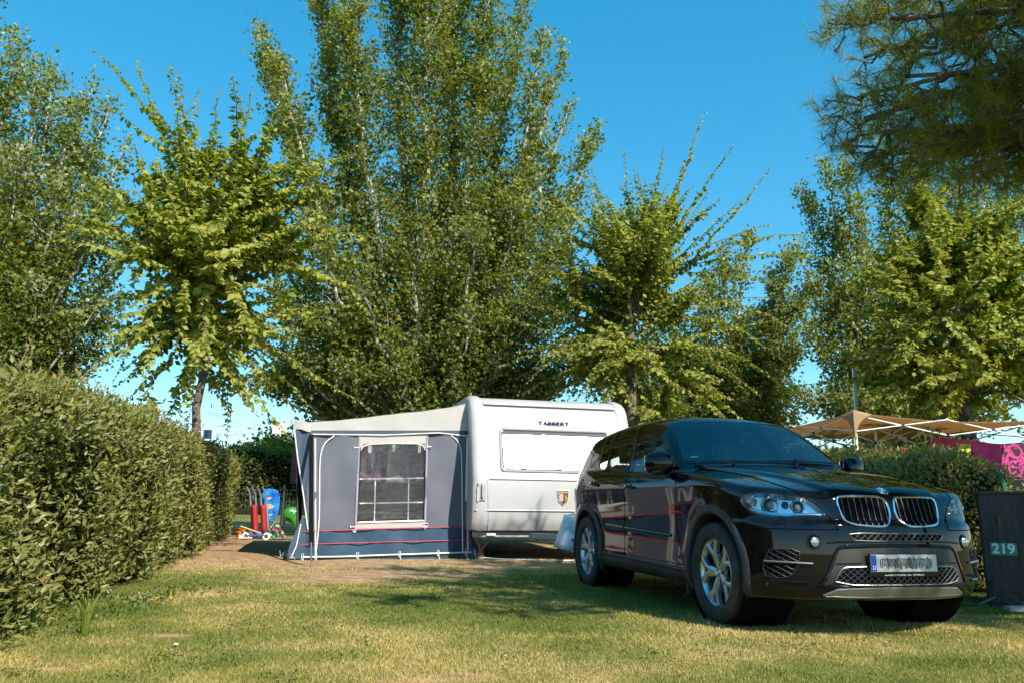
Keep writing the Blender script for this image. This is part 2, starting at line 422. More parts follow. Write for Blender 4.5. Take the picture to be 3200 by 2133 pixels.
M_blueplate = mat('plate_blue', (.01, .06, .45), .4)
M_plate = mat('plate_white', (.48, .49, .48), .35)
M_emb_blue = mat('emblem_blue', (.02, .16, .5), .2, coat=.5)
M_red = mat('tail_lamp_red', (.30, .01, .012), .12, coat=1)

CAR_A = .2393
car = empty('suv', (2.4575, 6.4136, 0), math.atan2(-math.cos(CAR_A), math.sin(CAR_A)), label='black five-door SUV with twin kidney grille parked on the grass', cat='car')

# outlines (local metres: x forward from the front axle, y to the car's left, z up; right-hand side, mirrored for the left)
WS = [(-1.385, -.56, 1.655), (-1.345, -.42, 1.665), (-1.32, 0, 1.675), (-1.345, .42, 1.665), (-1.385, .56, 1.655), (-1.22, .665, 1.55), (-1.02, .735, 1.42), (-.82, .795, 1.29), (-.76, .79, 1.225), (-.70, .45, 1.222), (-.66, 0, 1.222), (-.70, -.45, 1.222), (-.76, -.79, 1.225), (-.82, -.795, 1.29), (-1.02, -.735, 1.42), (-1.22, -.665, 1.55)]
WF = [(-1.72, -.86, 1.19), (-1.79, -.80, 1.39), (-1.95, -.68, 1.62), (-1.92, -.64, 1.668), (-1.75, -.64, 1.668), (-1.56, -.66, 1.645), (-1.40, -.68, 1.60), (-1.2, -.72, 1.50), (-1.02, -.78, 1.37), (-.72, -.87, 1.14)]
WR = [(-2.41, -.85, 1.227), (-2.50, -.78, 1.45), (-2.60, -.66, 1.64), (-2.40, -.64, 1.665), (-2.10, -.64, 1.67), (-2.03, -.66, 1.64), (-1.885, -.78, 1.39), (-1.80, -.86, 1.195)]
Q1 = [(-2.72, -.85, 1.245), (-2.76, -.80, 1.36), (-2.80, -.69, 1.60), (-2.67, -.66, 1.645), (-2.64, -.68, 1.60), (-2.54, -.78, 1.42), (-2.455, -.85, 1.23)]
Q2 = [(-3.10, -.82, 1.275), (-3.16, -.76, 1.41), (-3.13, -.70, 1.54), (-2.99, -.67, 1.60), (-2.88, -.66, 1.61), (-2.82, -.76, 1.42), (-2.79, -.84, 1.25)]
RW = [(-3.66, -.55, 1.52), (-3.66, .55, 1.52), (-3.86, .66, 1.2), (-3.86, -.66, 1.2)]
HL = [(.391, -.918, .919), (.426, -.905, .938), (.472, -.879, .952), (.54, -.824, .955), (.62, -.736, .946), (.697, -.616, .928), (.733, -.557, .903), (.76, -.511, .86), (.776, -.482, .827), (.786, -.47, .798), (.751, -.577, .80), (.71, -.668, .797), (.689, -.706, .795), (.681, -.722, .785), (.667, -.743, .787), (.6, -.819, .79), (.516, -.878, .808), (.439, -.909, .842), (.399, -.918, .881)]
KD = [(.767, -.398, .923), (.769, -.364, .931), (.783, -.236, .934), (.79, -.075, .933), (.799, -.035, .917), (.812, -.022, .88), (.824, -.018, .828), (.836, -.03, .777), (.863, -.065, .741), (.866, -.111, .726), (.861, -.227, .729), (.845, -.334, .738), (.821, -.372, .759), (.8, -.390, .802), (.785, -.402, .861)]
UM = [(.838, -.375, .687), (.87, 0, .682), (.862, .375, .687), (.866, .362, .655), (.871, .33, .637), (.876, 0, .634), (.876, -.33, .637), (.848, -.362, .655)]
INS = [(.80, -.575, .348), (.803, -.545, .388), (.823, -.50, .488), (.83, -.475, .560), (.837, -.452, .585), (.844, -.428, .597), (.878, -.172, .607), (.879, .172, .607), (.844, .428, .597), (.837, .452, .585), (.83, .475, .560), (.823, .50, .488), (.803, .545, .388), (.80, .575, .348), (.81, .49, .336), (.87, 0, .342), (.81, -.49, .336)]
LM = [(.80, -.50, .358), (.822, -.465, .431), (.831, -.44, .458), (.837, -.41, .468), (.873, -.26, .470), (.873, .26, .470), (.837, .41, .468), (.831, .44, .458), (.822, .465, .431), (.80, .50, .358), (.871, 0, .352)]
SK = [(.743, -.56, .290), (.77, -.50, .322), (.807, -.46, .334), (.865, -.192, .334), (.865, .192, .334), (.807, .46, .334), (.77, .50, .322), (.743, .56, .290), (.80, .45, .280), (.844, 0, .276), (.80, -.45, .280)]
IT = [(.62, -.845, .566), (.649, -.82, .574), (.748, -.692, .574), (.749, -.693, .512), (.737, -.714, .454), (.711, -.747, .389), (.605, -.855, .384), (.586, -.87, .43), (.584, -.87, .466), (.595, -.863, .495)]
GF = lambda x, y, z: np.where(z > 1.12, CF0(x, y, z), CF0(x, y, z))
pt_ws = Patch(WS, 1); sides = {}
for sd in (False, True):
    sides[sd] = {k: Patch(v, 1, mirror=sd) for k, v in dict(wf=WF, wr=WR, q1=Q1, q2=Q2, hl=HL).items()}
pt_rw = Patch(RW, 1)
V, F = surface_nets(car_f, (-4.08, -1.02, .12), (.98, 1.02, 1.82), .018)
kill = pt_ws.cut(V, F) | pt_rw.cut(V, F)
for sd in sides:
    for p in sides[sd].values(): kill |= p.cut(V, F)
F = F[~kill]; C = V[F].mean(1)
body = raw_mesh('body', V, F, [M_paint, M_trim], car, True)
# grained plastic below the doors and around the bumper's lower edge
low = (C[:, 2] < .352 + .035 * np.clip(-(C[:, 0]) / 2.9, 0, 1)) & (C[:, 0] < -.38) & (C[:, 0] > -2.55)
body.data.polygons.foreach_set('material_index', low.astype(np.int32))

# wheel arch trims, on the side surface
def arch_trim(ax, s):
    mb = MB(); n = 40; V = []
    a0, a1 = (R(-22), R(205)) if ax == 0 else (R(-28), R(196))
    for i in range(n + 1):
        a = a0 + (a1 - a0) * i / n
        row = []
        for r in (.418, .432, .478, .488):
            x = ax + r * math.cos(a); z = .385 + r * math.sin(a); row.append((x, z))
        V.append(row)
    A = np.array(V).reshape(-1, 2); B = np.stack([A[:, 0], np.full(len(A), s * 1.05), A[:, 1]], 1)
    ts = np.linspace(0, .5, 200); S = B[:, None, :] + np.array([0, -s, 0]) * ts[None, :, None]; f = CF0(S[..., 0], S[..., 1], S[..., 2])
    i = np.argmax(f < 0, 1); ii = np.arange(len(A)); i = np.clip(i, 1, None); t = ts[i - 1] + (ts[1]) * f[ii, i - 1] / (f[ii, i - 1] - f[ii, i]); y = s * (1.05 - t)
    y = y.reshape(n + 1, 4); offs = np.array([-.0, .012, .010, .001]) * s
    P = []
    for k in range(n + 1):
        P.append((A[k * 4, 0], y[k, 0] - s * .10, A[k * 4, 1]))
        for q in range(4): P.append((A[k * 4 + q, 0], y[k, q] + offs[q], A[k * 4 + q, 1]))
    Fc = [(k * 5 + q, k * 5 + q + 1, (k + 1) * 5 + q + 1, (k + 1) * 5 + q) for k in range(n) for q in range(4)]
    mb.add(P, Fc).build('wheel_arch_trim', M_trim, car, True)
for s in (-1, 1):
    for ax in (0, -2.933): arch_trim(ax, s)
# arch liners
for s in (-1, 1):
    for ax in (0, -2.933):
        mb = MB(); prof = [(.426, s * .93), (.43, s * .52), (.0, s * .50)]
        mb.lathe(prof, 36, 'y', (ax, 0, .385)).build('arch_liner', M_dark, car)
MB().box((-1.45, 0, .30), (4.2, 1.36, .12)).box((-3.55, 0, .36), (.5, 1.3, .14)).build('underbody', M_dark, car, bevel=.02)
for s in (-1, 1):
    MB().box((-.48, s * .80, .235), (.02, .26, .16)).build('mud_flap', M_trim, car, bevel=.006)
    MB().box((.50, s * .70, .225), (.03, .20, .10), Matrix.Rotation(R(-12), 3, 'Y')).build('air_deflector', M_dark, car, bevel=.006)

# glazing: each pane, its black edge, its trim
def pane(pt, name, gm, border=.02, chrome=False, label=None):
    g = pt.sheet(name, gm, car, .0, 0, .05)
    pt.ring('glass_edge', M_gloss, g, border, .016, .0025, .012)
    return g
pane(pt_ws, 'windscreen', M_wglass, .028); pane(pt_rw, 'rear_window', M_glass, .03)
for sd in sides:
    for k, nme in (('wf', 'door_window'), ('wr', 'door_window'), ('q1', 'quarter_window'), ('q2', 'quarter_window')): pane(sides[sd][k], nme, M_glass, .006)
for s in (-1, 1):
    mb = MB(); P = [(-.66, .885, 1.118), (-1.1, .885, 1.14), (-1.75, .885, 1.168), (-2.45, .875, 1.205), (-3.16, .835, 1.25)]
    surf_line(mb, [(p[0], s * p[1], p[2]) for p in P], .007, .002); mb.build('window_trim', M_gloss, car, True)
    # gloss pillar covers between the panes
    for P in ([(-1.735, .86, 1.195), (-1.80, .80, 1.39), (-1.99, .67, 1.66)], [(-2.432, .85, 1.23), (-2.52, .78, 1.43), (-2.635, .66, 1.65)], [(-2.755, .85, 1.25), (-2.79, .79, 1.38), (-2.84, .68, 1.61)]):
        A = np.array([tuple(p) for p in resample([(p[0], s * p[1], p[2]) for p in P], .04)]); Q, g = newton(A); d = np.array([1, 0, 0]); V_ = []
        for k in (-.032, .032): V_.append(newton(Q + d * k)[0] + g * .0035)
        n = len(Q); raw_mesh('pillar_cover', np.concatenate(V_), [(i, i + 1, n + i + 1, n + i) for i in range(n - 1)], M_gloss, car, True)

# panel gaps, mouldings, sills, handles
for s in (-1, 1):
    mb = MB(); S_ = lambda P: [(p[0], s * p[1], p[2]) for p in P]
    for P in ([(-.66, .885, 1.13), (-.60, .93, 1.0), (-.64, .93, .846), (-.66, .925, .65), (-.56, .93, .45), (-.52, .935, .39)],
              [(-1.76, .86, 1.185), (-1.775, .93, 1.04), (-1.81, .925, .84), (-1.84, .92, .63), (-1.836, .925, .40)],
              [(-2.80, .86, 1.24), (-2.74, .93, 1.06), (-2.60, .93, .86), (-2.46, .93, .70), (-2.40, .925, .55), (-2.37, .93, .41)],
              [(-.52, .935, .385), (-1.2, .93, .392), (-1.836, .92, .398), (-2.37, .93, .405)]):
        surf_line(mb, S_(P), .0035, 0, smooth=1, n=4)
    surf_line(mb, S_([(-.70, .70, 1.20), (-.3, .66, 1.155), (.2, .665, 1.075), (.5, .665, 1.01), (.687, .625, .936), (.745, .54, .881), (.782, .476, .806), (.821, .45, .739), (.833, .44, .712)]), .0045, 0, smooth=1, n=4)
    surf_line(mb, S_([(.833, .44, .708), (.75, .668, .706), (.62, .836, .709), (.47, .91, .711)]), .004, 0, smooth=0, n=4)
    mb.build('panel_gap', M_gap, car)
    mb = MB(); surf_line(mb, S_([(-2.33, .917, .665), (-1.86, .917, .648)]), .013, .002, smooth=0, n=8); mb.build('door_moulding', M_gloss, car, True)
    mb = MB(); surf_line(mb, S_([(-1.82, .917, .646), (-.78, .917, .612)]), .013, .002, smooth=0, n=8); mb.build('door_moulding', M_gloss, car, True)
    mb = MB(); A = surf_line(mb, S_([(-2.46, .93, .375), (-1.4, .93, .362), (-.42, .945, .35)]), .018, -.004, smooth=0, n=8); mb.build('sill_trim', M_satin if False else M_trim, car, True)
    for x, z in ((-2.66, 1.085), (-1.63, 1.03)):
        Q, g = newton([(x - .10, s * .93, z + .005), (x - .05, s * .93, z + .003), (x, s * .93, z), (x + .05, s * .93, z - .003), (x + .10, s * .93, z - .005)])
        o_ = np.array([0, .028, .034, .028, .0]) + .004; mb = MB(); mb.tube([tuple(q) for q in Q + g * o_[:, None]], [.012, .016, .018, .016, .012], 8); mb.build('door_handle', M_paint, car, True)
        c_, g_ = newton([(x, s * .93, z - .004)]); mb = MB(); mb.lathe([(.0, .001), (.034, .001), (.038, .004)], 20, 'y', tuple(c_[0])); mb.build('handle_recess', M_gap, car)
    # indicator roundel behind the front arch is a paint highlight only; fuel flap on the right rear wing
    if s == -1:
        c_, g_ = newton([(-3.05, -.93, .98)]); mb = MB(); P = [(-3.05 + .085 * math.cos(t), -.93, .965 + .085 * math.sin(t)) for t in [i * math.pi / 10 for i in range(20)]]; surf_line(mb, P, .003, 0, .02, 4, 0, closed=True); mb.build('fuel_flap', M_gap, car)
    # door mirror
    mr = None; mb = MB(); cx_, cy_, cz_ = -.86, s * .985, 1.225; NU, NV = 20, 14; Vv = []
    def fm(u, v):
        th = u * 2 * math.pi; ph = (v - .5) * math.pi; e = .62
        sg = lambda w_, p: math.copysign(abs(w_)**p, w_)
        yy = .115 * sg(math.cos(ph), e) * sg(math.cos(th), .8); zz = .100 * sg(math.sin(ph), .75); xx = .10 * sg(math.cos(ph), e) * sg(math.sin(th), .75)
        if xx < 0: xx *= .55
        k = 1 - .18 * (s * yy / .125) * (1 if xx > 0 else .2); zz *= (1 - .10 * (yy * s / .125))
        return (cx_ + xx * k - .03 * (yy * s / .125), cy_ + yy, cz_ + zz)
    mb.grid(fm, NU, NV); mo = mb.build('door_mirror', M_paint, car, True, recalc=True)
    MB().box((cx_ - .057, cy_, cz_), (.006, .205, .13)).build('mirror_glass', M_mirror, mo, bevel=.02)
    MB().bar((cx_ + .01, cy_ - s * .06, cz_ - .07), (cx_ + .03, s * .86, cz_ - .105), .09, .035).box((cx_ + .01, cy_ - s * .01, cz_ - .078), (.14, .17, .022)).build('mirror_arm', M_trim, mo, bevel=.01)

# interior
cab = MB(); cab.box((-2.2, 0, .45), (3.1, 1.7, .04)); cab.box((-3.55, 0, .86), (.04, 1.5, .5)); cab.box((-3.2, 0, 1.08), (.6, 1.4, .03)); cab.box((-.78, 0, .82), (.04, 1.66, .7))
for s in (-1, 1): cab.box((-2.1, s * .86, .78), (2.5, .03, .66))
cab.build('cabin', M_dash, car, bevel=.01)
mb = MB(); mb.grid(lambda u, v: (-.74 - .42 * u - .03 * math.sin(v * math.pi), (v - .5) * 1.62, 1.185 - .02 * u - .12 * max(0, u - .75)**1.2 * 4 + .02 * math.exp(-((v - .75) / .13)**2) * min(1, u * 3)), 12, 24); mb.build('dashboard', M_dash, car, True)
MB().box((-1.06, 0, .93), (.3, 1.6, .42)).build('dash_front', M_dash, car, bevel=.03)
def seat(x, y):
    o = MB().box((x, y, .70), (.52, .52, .16)).box((x - .30, y, 1.02), (.14, .50, .60), Matrix.Rotation(R(-14), 3, 'Y')).build('seat', M_seat, car, bevel=.05)
    MB().box((x - .39, y, 1.43), (.09, .27, .18), Matrix.Rotation(R(-8), 3, 'Y')).tube([(x - .385, y - .06, 1.28), (x - .39, y - .06, 1.40)], .007).tube([(x - .385, y + .06, 1.28), (x - .39, y + .06, 1.40)], .007).build('headrest', M_seat, o, bevel=.035)
for y in (-.38, .38): seat(-1.62, y); seat(-2.55, y)
c_ = Vector((-1.22, .38, 1.08)); mb = MB(); Rm = Matrix.Rotation(R(-65), 3, 'Y')
mb.tube([tuple(c_ + Rm @ Vector((.185 * math.cos(t), .185 * math.sin(t), 0))) for t in [i * math.pi / 16 for i in range(32)]], .014, 8, True)
for a in (0, 2.2, 4.1): mb.bar(c_, c_ + Rm @ Vector((.18 * math.cos(a), .18 * math.sin(a), 0)), .035, .015)
mb.lathe([(0, .03), (.05, .03), (.06, 0)], 12, 'x', tuple(c_)); mb.build('steering_wheel', M_dash, car, True)
MB().box((-1.33, 0, 1.545), (.05, .24, .07), Matrix.Rotation(R(20), 3, 'Y')).box((-1.25, 0, 1.60), (.12, .10, .04), Matrix.Rotation(R(30), 3, 'Y')).build('rear_view_mirror', M_dash, car, bevel=.015)
for P, r in (([(-.80, -.66, 1.30)], .045), ([(-.76, -.60, 1.262)], .03)):
    pass
# emission badge stickers inside the windscreen, lower passenger corner
st, sg_ = newton([(-.80, -.665, 1.275)]); 
MS1 = mat('badge_green', (.10, .34, .30), .4); 
P = [(-.80 + 0, -.665 + .038 * math.cos(t), 1.29 + .028 * math.sin(t)) for t in [i * math.pi / 12 for i in range(24)]]
Patch(P, 0, step=.01).sheet('windscreen_badge', MS1, car, .004, step=.02)
P = [(-.8, -.695, 1.282), (-.8, -.635, 1.282), (-.8, -.635, 1.272), (-.8, -.695, 1.272)]
Patch(P, 0, step=.01).sheet('windscreen_badge', M_white, car, .006, step=.02)
# wipers
for A, B, pv in (((-.70, -.72, 1.225), (-.655, -.14, 1.235), (-.63, -.36, 1.215)), ((-.655, -.12, 1.238), (-.76, .70, 1.24), (-.63, .22, 1.215))):
    P = resample([A, ((A[0] + B[0]) / 2 + .02, (A[1] + B[1]) / 2, (A[2] + B[2]) / 2), B], .05); Q, g = newton(np.array([tuple(p) for p in P]))
    mb = MB(); n = len(Q); mb.tube([tuple(q) for q in Q + g * .016], [.007] * n, 6)
    mid = Q[n // 2] + g[n // 2] * .03; mb.bar(pv, tuple(mid), .022, .012); mb.bar(tuple(Q[n // 2 - 1] + g[n // 2] * .026), tuple(Q[n // 2 + 1] + g[n // 2] * .026), .03, .02); mb.build('wiper', M_trim, car, True)
mb = MB(); mb.grid(lambda u, v: (-.655 - .05 * abs(v - .5)**2 * 8 + .10 * (u - .5), (v - .5) * 1.42, 1.207 - .02 * abs(v - .5) * 2 + .006 * u), 2, 20); mb.build('cowl_panel', M_trim, car, True)

# headlights
def headlight(sd):
    pt = sides[sd]['hl']; s = 1 if sd else -1
    hl = empty('headlight'); hl.parent = car
    # housing: bowl and walls
    a = inset2d(pt.poly, .004); b = inset2d(pt.poly, .02); A = pt.on(a, -.002); n = len(a); V2, Fb = fill2d(b, .03); Vb = pt.on(V2, -.055)
    Bo = pt.on(b, -.055); Vw = np.concatenate([A, Bo]); Fw = [(i, (i + 1) % n, n + (i + 1) % n, n + i) for i in range(n)]
    nb = len(Vb); raw_mesh('lamp_housing', np.concatenate([Vb, Vw]), [tuple(f) for f in Fb] + [tuple(i + nb for i in f) for f in Fw], [M_lampref, M_gloss], hl, True, [0] * len(Fb) + [0] * len(Fw))
    mods = [((.588, s * .811, .874), .060, .050), ((.702, s * .654, .865), .047, .040)]
    for P, ro, ri in mods:
        uv = pt.uv(P)[0]; c = pt.on([uv], -.048)[0]; fwd = np.array([.93, s * .30, .08]); fwd /= np.linalg.norm(fwd); q = Vector(fwd).to_track_quat('X', 'Z').to_matrix()
        def L(prof, nm, m_, par):
            mb = MB(); mb.lathe(prof, 28, 'x'); mb.V = [tuple(q @ Vector(v) + Vector(c)) for v in mb.V]; return mb.build(nm, m_, par, True)
        k = ro
        pr = L([(k * 1.0, -.02), (k * 1.04, .018), (k * .98, .030), (k * .90, .026), (k * .86, .012), (k * .80, .020), (k * .74, .012)], 'lamp_ring', M_chrome, hl)
        L([(k * .76, .012), (k * .55, -.008), (k * .50, .012), (k * .46, .012)], 'projector_bezel', M_gloss, hl)
        L([(0, .024), (k * .16, .0235), (k * .30, .019), (k * .40, .010), (k * .46, -.002)], 'projector_lens', mat('projector_glass', (.10, .12, .14), .02, 0, 1, 1) if 'projector_glass' not in D.materials else D.materials['projector_glass'], hl)
    uv = pt.uv((.655, s * .729, .879))[0]; c = pt.on([uv], -.045)[0]; mb = MB(); mb.lathe([(.024, 0), (.024, .02), (.018, .02), (.0, .0)], 16, 'x', tuple(c)); mb.build('side_reflector', M_gloss, hl, True)
    # inner brow and lower chrome shelf
    mb = MB(); P = pt.on([tuple(pt.uv(p)[0]) for p in ((.45, s * .89, .84), (.53, s * .86, .825), (.60, s * .80, .81), (.68, s * .72, .805), (.72, s * .65, .812), (.77, s * .50, .815))], -.028); mb.tube([tuple(p) for p in P], [.006, .012, .012, .009, .012, .006], 8); mb.build('lamp_shelf', M_chrome, hl, True)
    mb = MB(); P = pt.on([tuple(pt.uv(p)[0]) for p in ((.43, s * .90, .925), (.47, s * .88, .90), (.46, s * .895, .865))], -.03); mb.tube([tuple(p) for p in P], [.014, .016, .012], 8); mb.build('indicator', mat('indicator_amber', (.55, .30, .16), .2, .3) if 'indicator_amber' not in D.materials else D.materials['indicator_amber'], hl, True)
    pt.sheet('lamp_cover', M_lens, hl, .002, 0, .03); pt.ring('lamp_seal', M_gloss, hl, .004, .012, .001, .01)
headlight(False); headlight(True)
# kidney grilles
for mr_ in (False, True):
    kt = Patch(KD, 1, mirror=mr_); kg = empty('kidney_grille'); kg.parent = car
    kt.sheet('grille_shade', M_dark, kg, .002, .004)  # flat dark sheet on the body stands in for shade behind the slats
    mb = MB(); kt.rim(mb, .0085, .006, .004, 8); mb.build('grille_frame', M_chrome, kg, True)
    P = np.array(kt.poly); lo = P.min(0); hi = P.max(0); mb = MB()
    for k in range(8):
        u = lo[0] + (hi[0] - lo[0]) * (k + .75) / 8.5; t = np.linspace(lo[1], hi[1], 40); S = np.stack([np.full(40, u) + (t - t.mean()) * (-.10 if not mr_ else .10) * 0, t], 1); S = S[inpoly(S[:, 0], S[:, 1], kt.poly)]
        if len(S) > 3: Q = kt.on(S, .010); mb.tube([tuple(q) for q in Q], .0036, 5)
    mb.build('grille_slats', mat('slat_grey', (.06, .06, .065), .35, .7) if 'slat_grey' not in D.materials else D.materials['slat_grey'], kg, True)
# emblem roundel
def roundel(name, par, c, n, r, up=(0, 0, 1)):
    n = Vector(n).normalized(); e = Vector(up).cross(n).normalized(); u = n.cross(e); c = Vector(c)
    g = empty(name) ; g.parent = par
    pt = lambda a, rr, h: tuple(c + e * (rr * math.cos(a)) + u * (rr * math.sin(a)) + n * h)
    N = 32; mb = MB()
    for k in range(N):
        a, b = 2 * math.pi * k / N, 2 * math.pi * (k + 1) / N
        qd = int(k // (N / 4)); mb.add([pt(a, 0, .0045), pt(a, r * .62, .003), pt(b, r * .62, .003)], [(0, 1, 2)], 0 if qd % 2 == 0 else 1)
        mb.add([pt(a, r * .66, .003), pt(a, r * .92, .003), pt(b, r * .92, .003), pt(b, r * .66, .003)], [(0, 1, 2, 3)], 2)
        for r0, r1 in ((.60, .67), (.91, 1.0)): mb.add([pt(a, r * r0, .003), pt(a, r * (r0 + r1) / 2, .0055), pt(b, r * (r0 + r1) / 2, .0055), pt(b, r * r0, .003), pt(a, r * r1, .002), pt(b, r * r1, .002)], [(0, 1, 2, 3), (1, 4, 5, 2)], 3)
    mb.build('emblem_disc', [M_white, M_emb_blue, M_gloss, M_chrome], g, False)
    for t, ch in enumerate('BMW'):
        cu = D.curves.new('l', 'FONT'); cu.body = ch; cu.size = r * .36; cu.align_x = 'CENTER'; cu.align_y = 'CENTER'; cu.extrude = .0005; to = D.objects.new('l', cu); scene.collection.objects.link(to)
        bpy.context.view_layer.update(); me = D.meshes.new_from_object(to.evaluated_get(bpy.context.evaluated_depsgraph_get())); D.objects.remove(to)
        me.materials.clear(); me.materials.append(M_white); o = D.objects.new('emblem_letter', me); scene.collection.objects.link(o); o.parent = g
        a = R(90 + (1 - t) * 42); Mx = Matrix((e, u, n)).transposed().to_4x4(); o.matrix_local = Matrix.Translation(pt(a, r * .79, .0038)) @ Mx @ Matrix.Rotation(a - math.pi / 2, 4, 'Z')
    return g
def text_mesh(name, s, size, m_, par, Mx, ext=.001, ax='CENTER', xs=1.0, bold=0):
    cu = D.curves.new('l', 'FONT'); cu.body = s; cu.size = size; cu.align_x = ax; cu.align_y = 'CENTER'; cu.extrude = ext; cu.offset = bold; to = D.objects.new('l', cu); scene.collection.objects.link(to)
    bpy.context.view_layer.update(); me = D.meshes.new_from_object(to.evaluated_get(bpy.context.evaluated_depsgraph_get())); D.objects.remove(to)
    me.materials.clear(); me.materials.append(m_); o = D.objects.new(name, me); scene.collection.objects.link(o); o.parent = par; o.matrix_local = Mx @ Matrix.Diagonal((xs, 1, 1, 1)); return o
q_, g_ = newton([(.745, 0, .972)]); roundel('bonnet_emblem', car, q_[0], g_[0], .041)
# bumper: upper mesh, insert, lower mesh, skid plate, intakes, fog lamps
um = Patch(UM, 1); um.sheet('grille_shade', M_dark, car, .002); mb = MB(); um.lattice(mb, .030, R(38), .007, .0022); um.rim(mb, .004, .005); mb.build('upper_mesh', M_meshm, car)  # no hole here: dark sheet paints the shade behind the mesh
ins = Patch(INS, 1); ins.sheet('bumper_insert', noisy(mat('insert_plastic', (.02, .019, .018), .5), (.015, .014, .013), (.035, .032, .028), 4, 5), car, .003, .002); mb = MB(); P3 = ins.on(ins.poly, .004); 
mb.tube([tuple(p) for p in ins.on([q for q in ins.poly], .002)], .012, 8, True); mb.build('insert_frame', M_paint, car, True)
lm = Patch(LM, 1); lm.sheet('grille_shade', M_dark, car, .006); mb = MB(); lm.lattice(mb, .030, R(38), .011, .0024); lm.rim(mb, .005, .009); mb.build('lower_mesh', M_meshm, car)  # dark sheet again stands in for the shaded lower opening
sk = Patch(SK, 1); sk.sheet('skid_plate', M_satin, car, .014); mb = MB(); sk.rim(mb, .009, .007, 0, 8); mb.build('skid_plate_edge', M_satin, car, True)
mb = MB()
for s in (-1, 1):
    surf_line(mb, [(.84, s * .30, .492), (.83, s * .42, .490), (.82, s * .47, .488)], .0035, .008, smooth=0)
    surf_line(mb, [(.80, s * .60, .345), (.82, s * .50, .346), (.865, s * .2, .346), (.87, 0, .346)], .006, .006, smooth=0)
mb.build('insert_crease', M_paint, car, True)
mb = MB()
surf_line(mb, [(.80, -.52, .618), (.84, -.44, .628), (.87, -.2, .632), (.875, 0, .632), (.87, .2, .632), (.84, .44, .628), (.80, .52, .618)], .006, .002, smooth=1); mb.build('bumper_lip', M_paint, car, True)
for s in (-1, 1):
    P = [(p[0], s * -p[1] * 1 if False else s * abs(p[1]), p[2]) for p in IT]; it = Patch(P, 1); ia = empty('side_intake'); ia.parent = car
    it.sheet('intake_shade', M_dark, ia, .002); mb = MB(); it.lattice(mb, .032, R(26), .007, .0022); it.rim(mb, .004, .004); mb.build('intake_mesh', mat('intake_mesh_dark', (.08, .08, .085), .4, .9) if 'intake_mesh_dark' not in D.materials else D.materials['intake_mesh_dark'], ia)  # intake depth is a dark sheet painted as shade, no real opening
    mb = MB(); A = surf_line(mb, [(.595, s * .863, .492), (.70, s * .76, .490), (.784, s * .62, .485)], .0075, .014, smooth=0, n=6); mb.build('intake_blade', M_satin, ia, True)
    mb = MB(); surf_line(mb, [(.62, s * .84, .372), (.70, s * .755, .365), (.765, s * .66, .362)], .009, .004, smooth=0, n=6); mb.build('intake_lip', M_paint, ia, True)
    fg = empty('fog_lamp'); fg.parent = car; fp = Patch([(.79, s * (.603 + .046 * math.cos(t)), .627 + .046 * math.sin(t)) for t in [i * math.pi / 10 for i in range(20)]], 0, step=.02)
    fp.sheet('fog_recess', M_dark, fg, .001); mb = MB(); fp.rim(mb, .007, .003, 0, 8); mb.build('fog_bezel', M_gloss, fg, True)
    c = fp.on([(0, 0)], .0)[0]; mb = MB(); mb.lathe([(.031, 0), (.033, .014), (.024, .020), (.012, .024), (0, .025)], 24, 'x', tuple(c)); fo = mb.build('fog_lens', mat('fog_glass', (.55, .56, .58), .12, .85) if 'fog_glass' not in D.materials else D.materials['fog_glass'], fg, True)
    c, g = newton([(.60, s * .86, .333)]); mb = MB(); mb.lathe([(0, .006), (.014, .005), (.016, 0)], 14, 'x', tuple(c[0])); mb.build('parking_sensor', M_paint, car, True)
    c, g = newton([(.655, s * .775, .755)]); P = [(.655, s * (.775 + dx), .755 + dz) for dx, dz in ((-.045, .014), (.045, .014), (.045, -.014), (-.045, -.014))]; mb = MB(); surf_line(mb, P, .0025, 0, .015, 4, 0, closed=True); mb.build('washer_flap', M_gap, car)
    # tail lamp
    tl = Patch([(-3.62, s * .90, 1.06), (-3.80, s * .80, 1.07), (-3.88, s * .72, 1.0), (-3.86, s * .76, .90), (-3.70, s * .88, .88), (-3.45, s * .92, .98)], 1); tl.sheet('tail_lamp', M_red, car, .006)
# number plate
pl = empty('number_plate', (.902, 0, .492)); pl.parent = car
MB().box((-.004, 0, -.012), (.008, .545, .150)).build('plate_holder', M_gloss, pl, bevel=.004)
MB().box((.003, 0, .001), (.005, .52, .112)).build('plate_sheet', M_plate, pl, bevel=.002)
MB().box((.0062, -.238, .001), (.0015, .040, .106)).build('plate_band', M_blueplate, pl)
Mtx = Matrix(((0, 0, 1, 0), (1, 0, 0, 0), (0, 1, 0, 0), (0, 0, 0, 1)))
text_mesh('band_letter', 'D', .036, M_white, pl, Matrix.Translation((.0075, -.238, -.028)) @ Mtx)
for i in range(12): a = i * math.pi / 6; 
M_smudge = noisy(mat('plate_smudge', (.2, .2, .2), .5), (.03, .03, .03), (.30, .30, .29), 60, 4, stretch=(1, 1.6, .25), lo=.45, hi=.7)
rr = random.Random(3); mb = MB()
for k in range(30):     # the registration is blurred out in the photograph: smeared grey strokes, no characters
    y = -.185 + k * .0138; hgt = rr.uniform(.045, .078); mb.box((.0062 + .0002 * (k % 3), y, rr.uniform(-.006, .006)), (.0012, rr.uniform(.006, .013), hgt))
mb.box((.0061, .02, .026), (.001, .40, .008)); mb.box((.0061, .02, -.004), (.001, .38, .006)); mb.build('plate_marks', M_smudge, pl)
text_mesh('holder_text', 'www.WALDMUELLER.de \u00b7 Roth \u00b7 09171/84 03-0', .0155, M_white, pl, Matrix.Translation((.0008, 0, -.077)) @ Mtx)
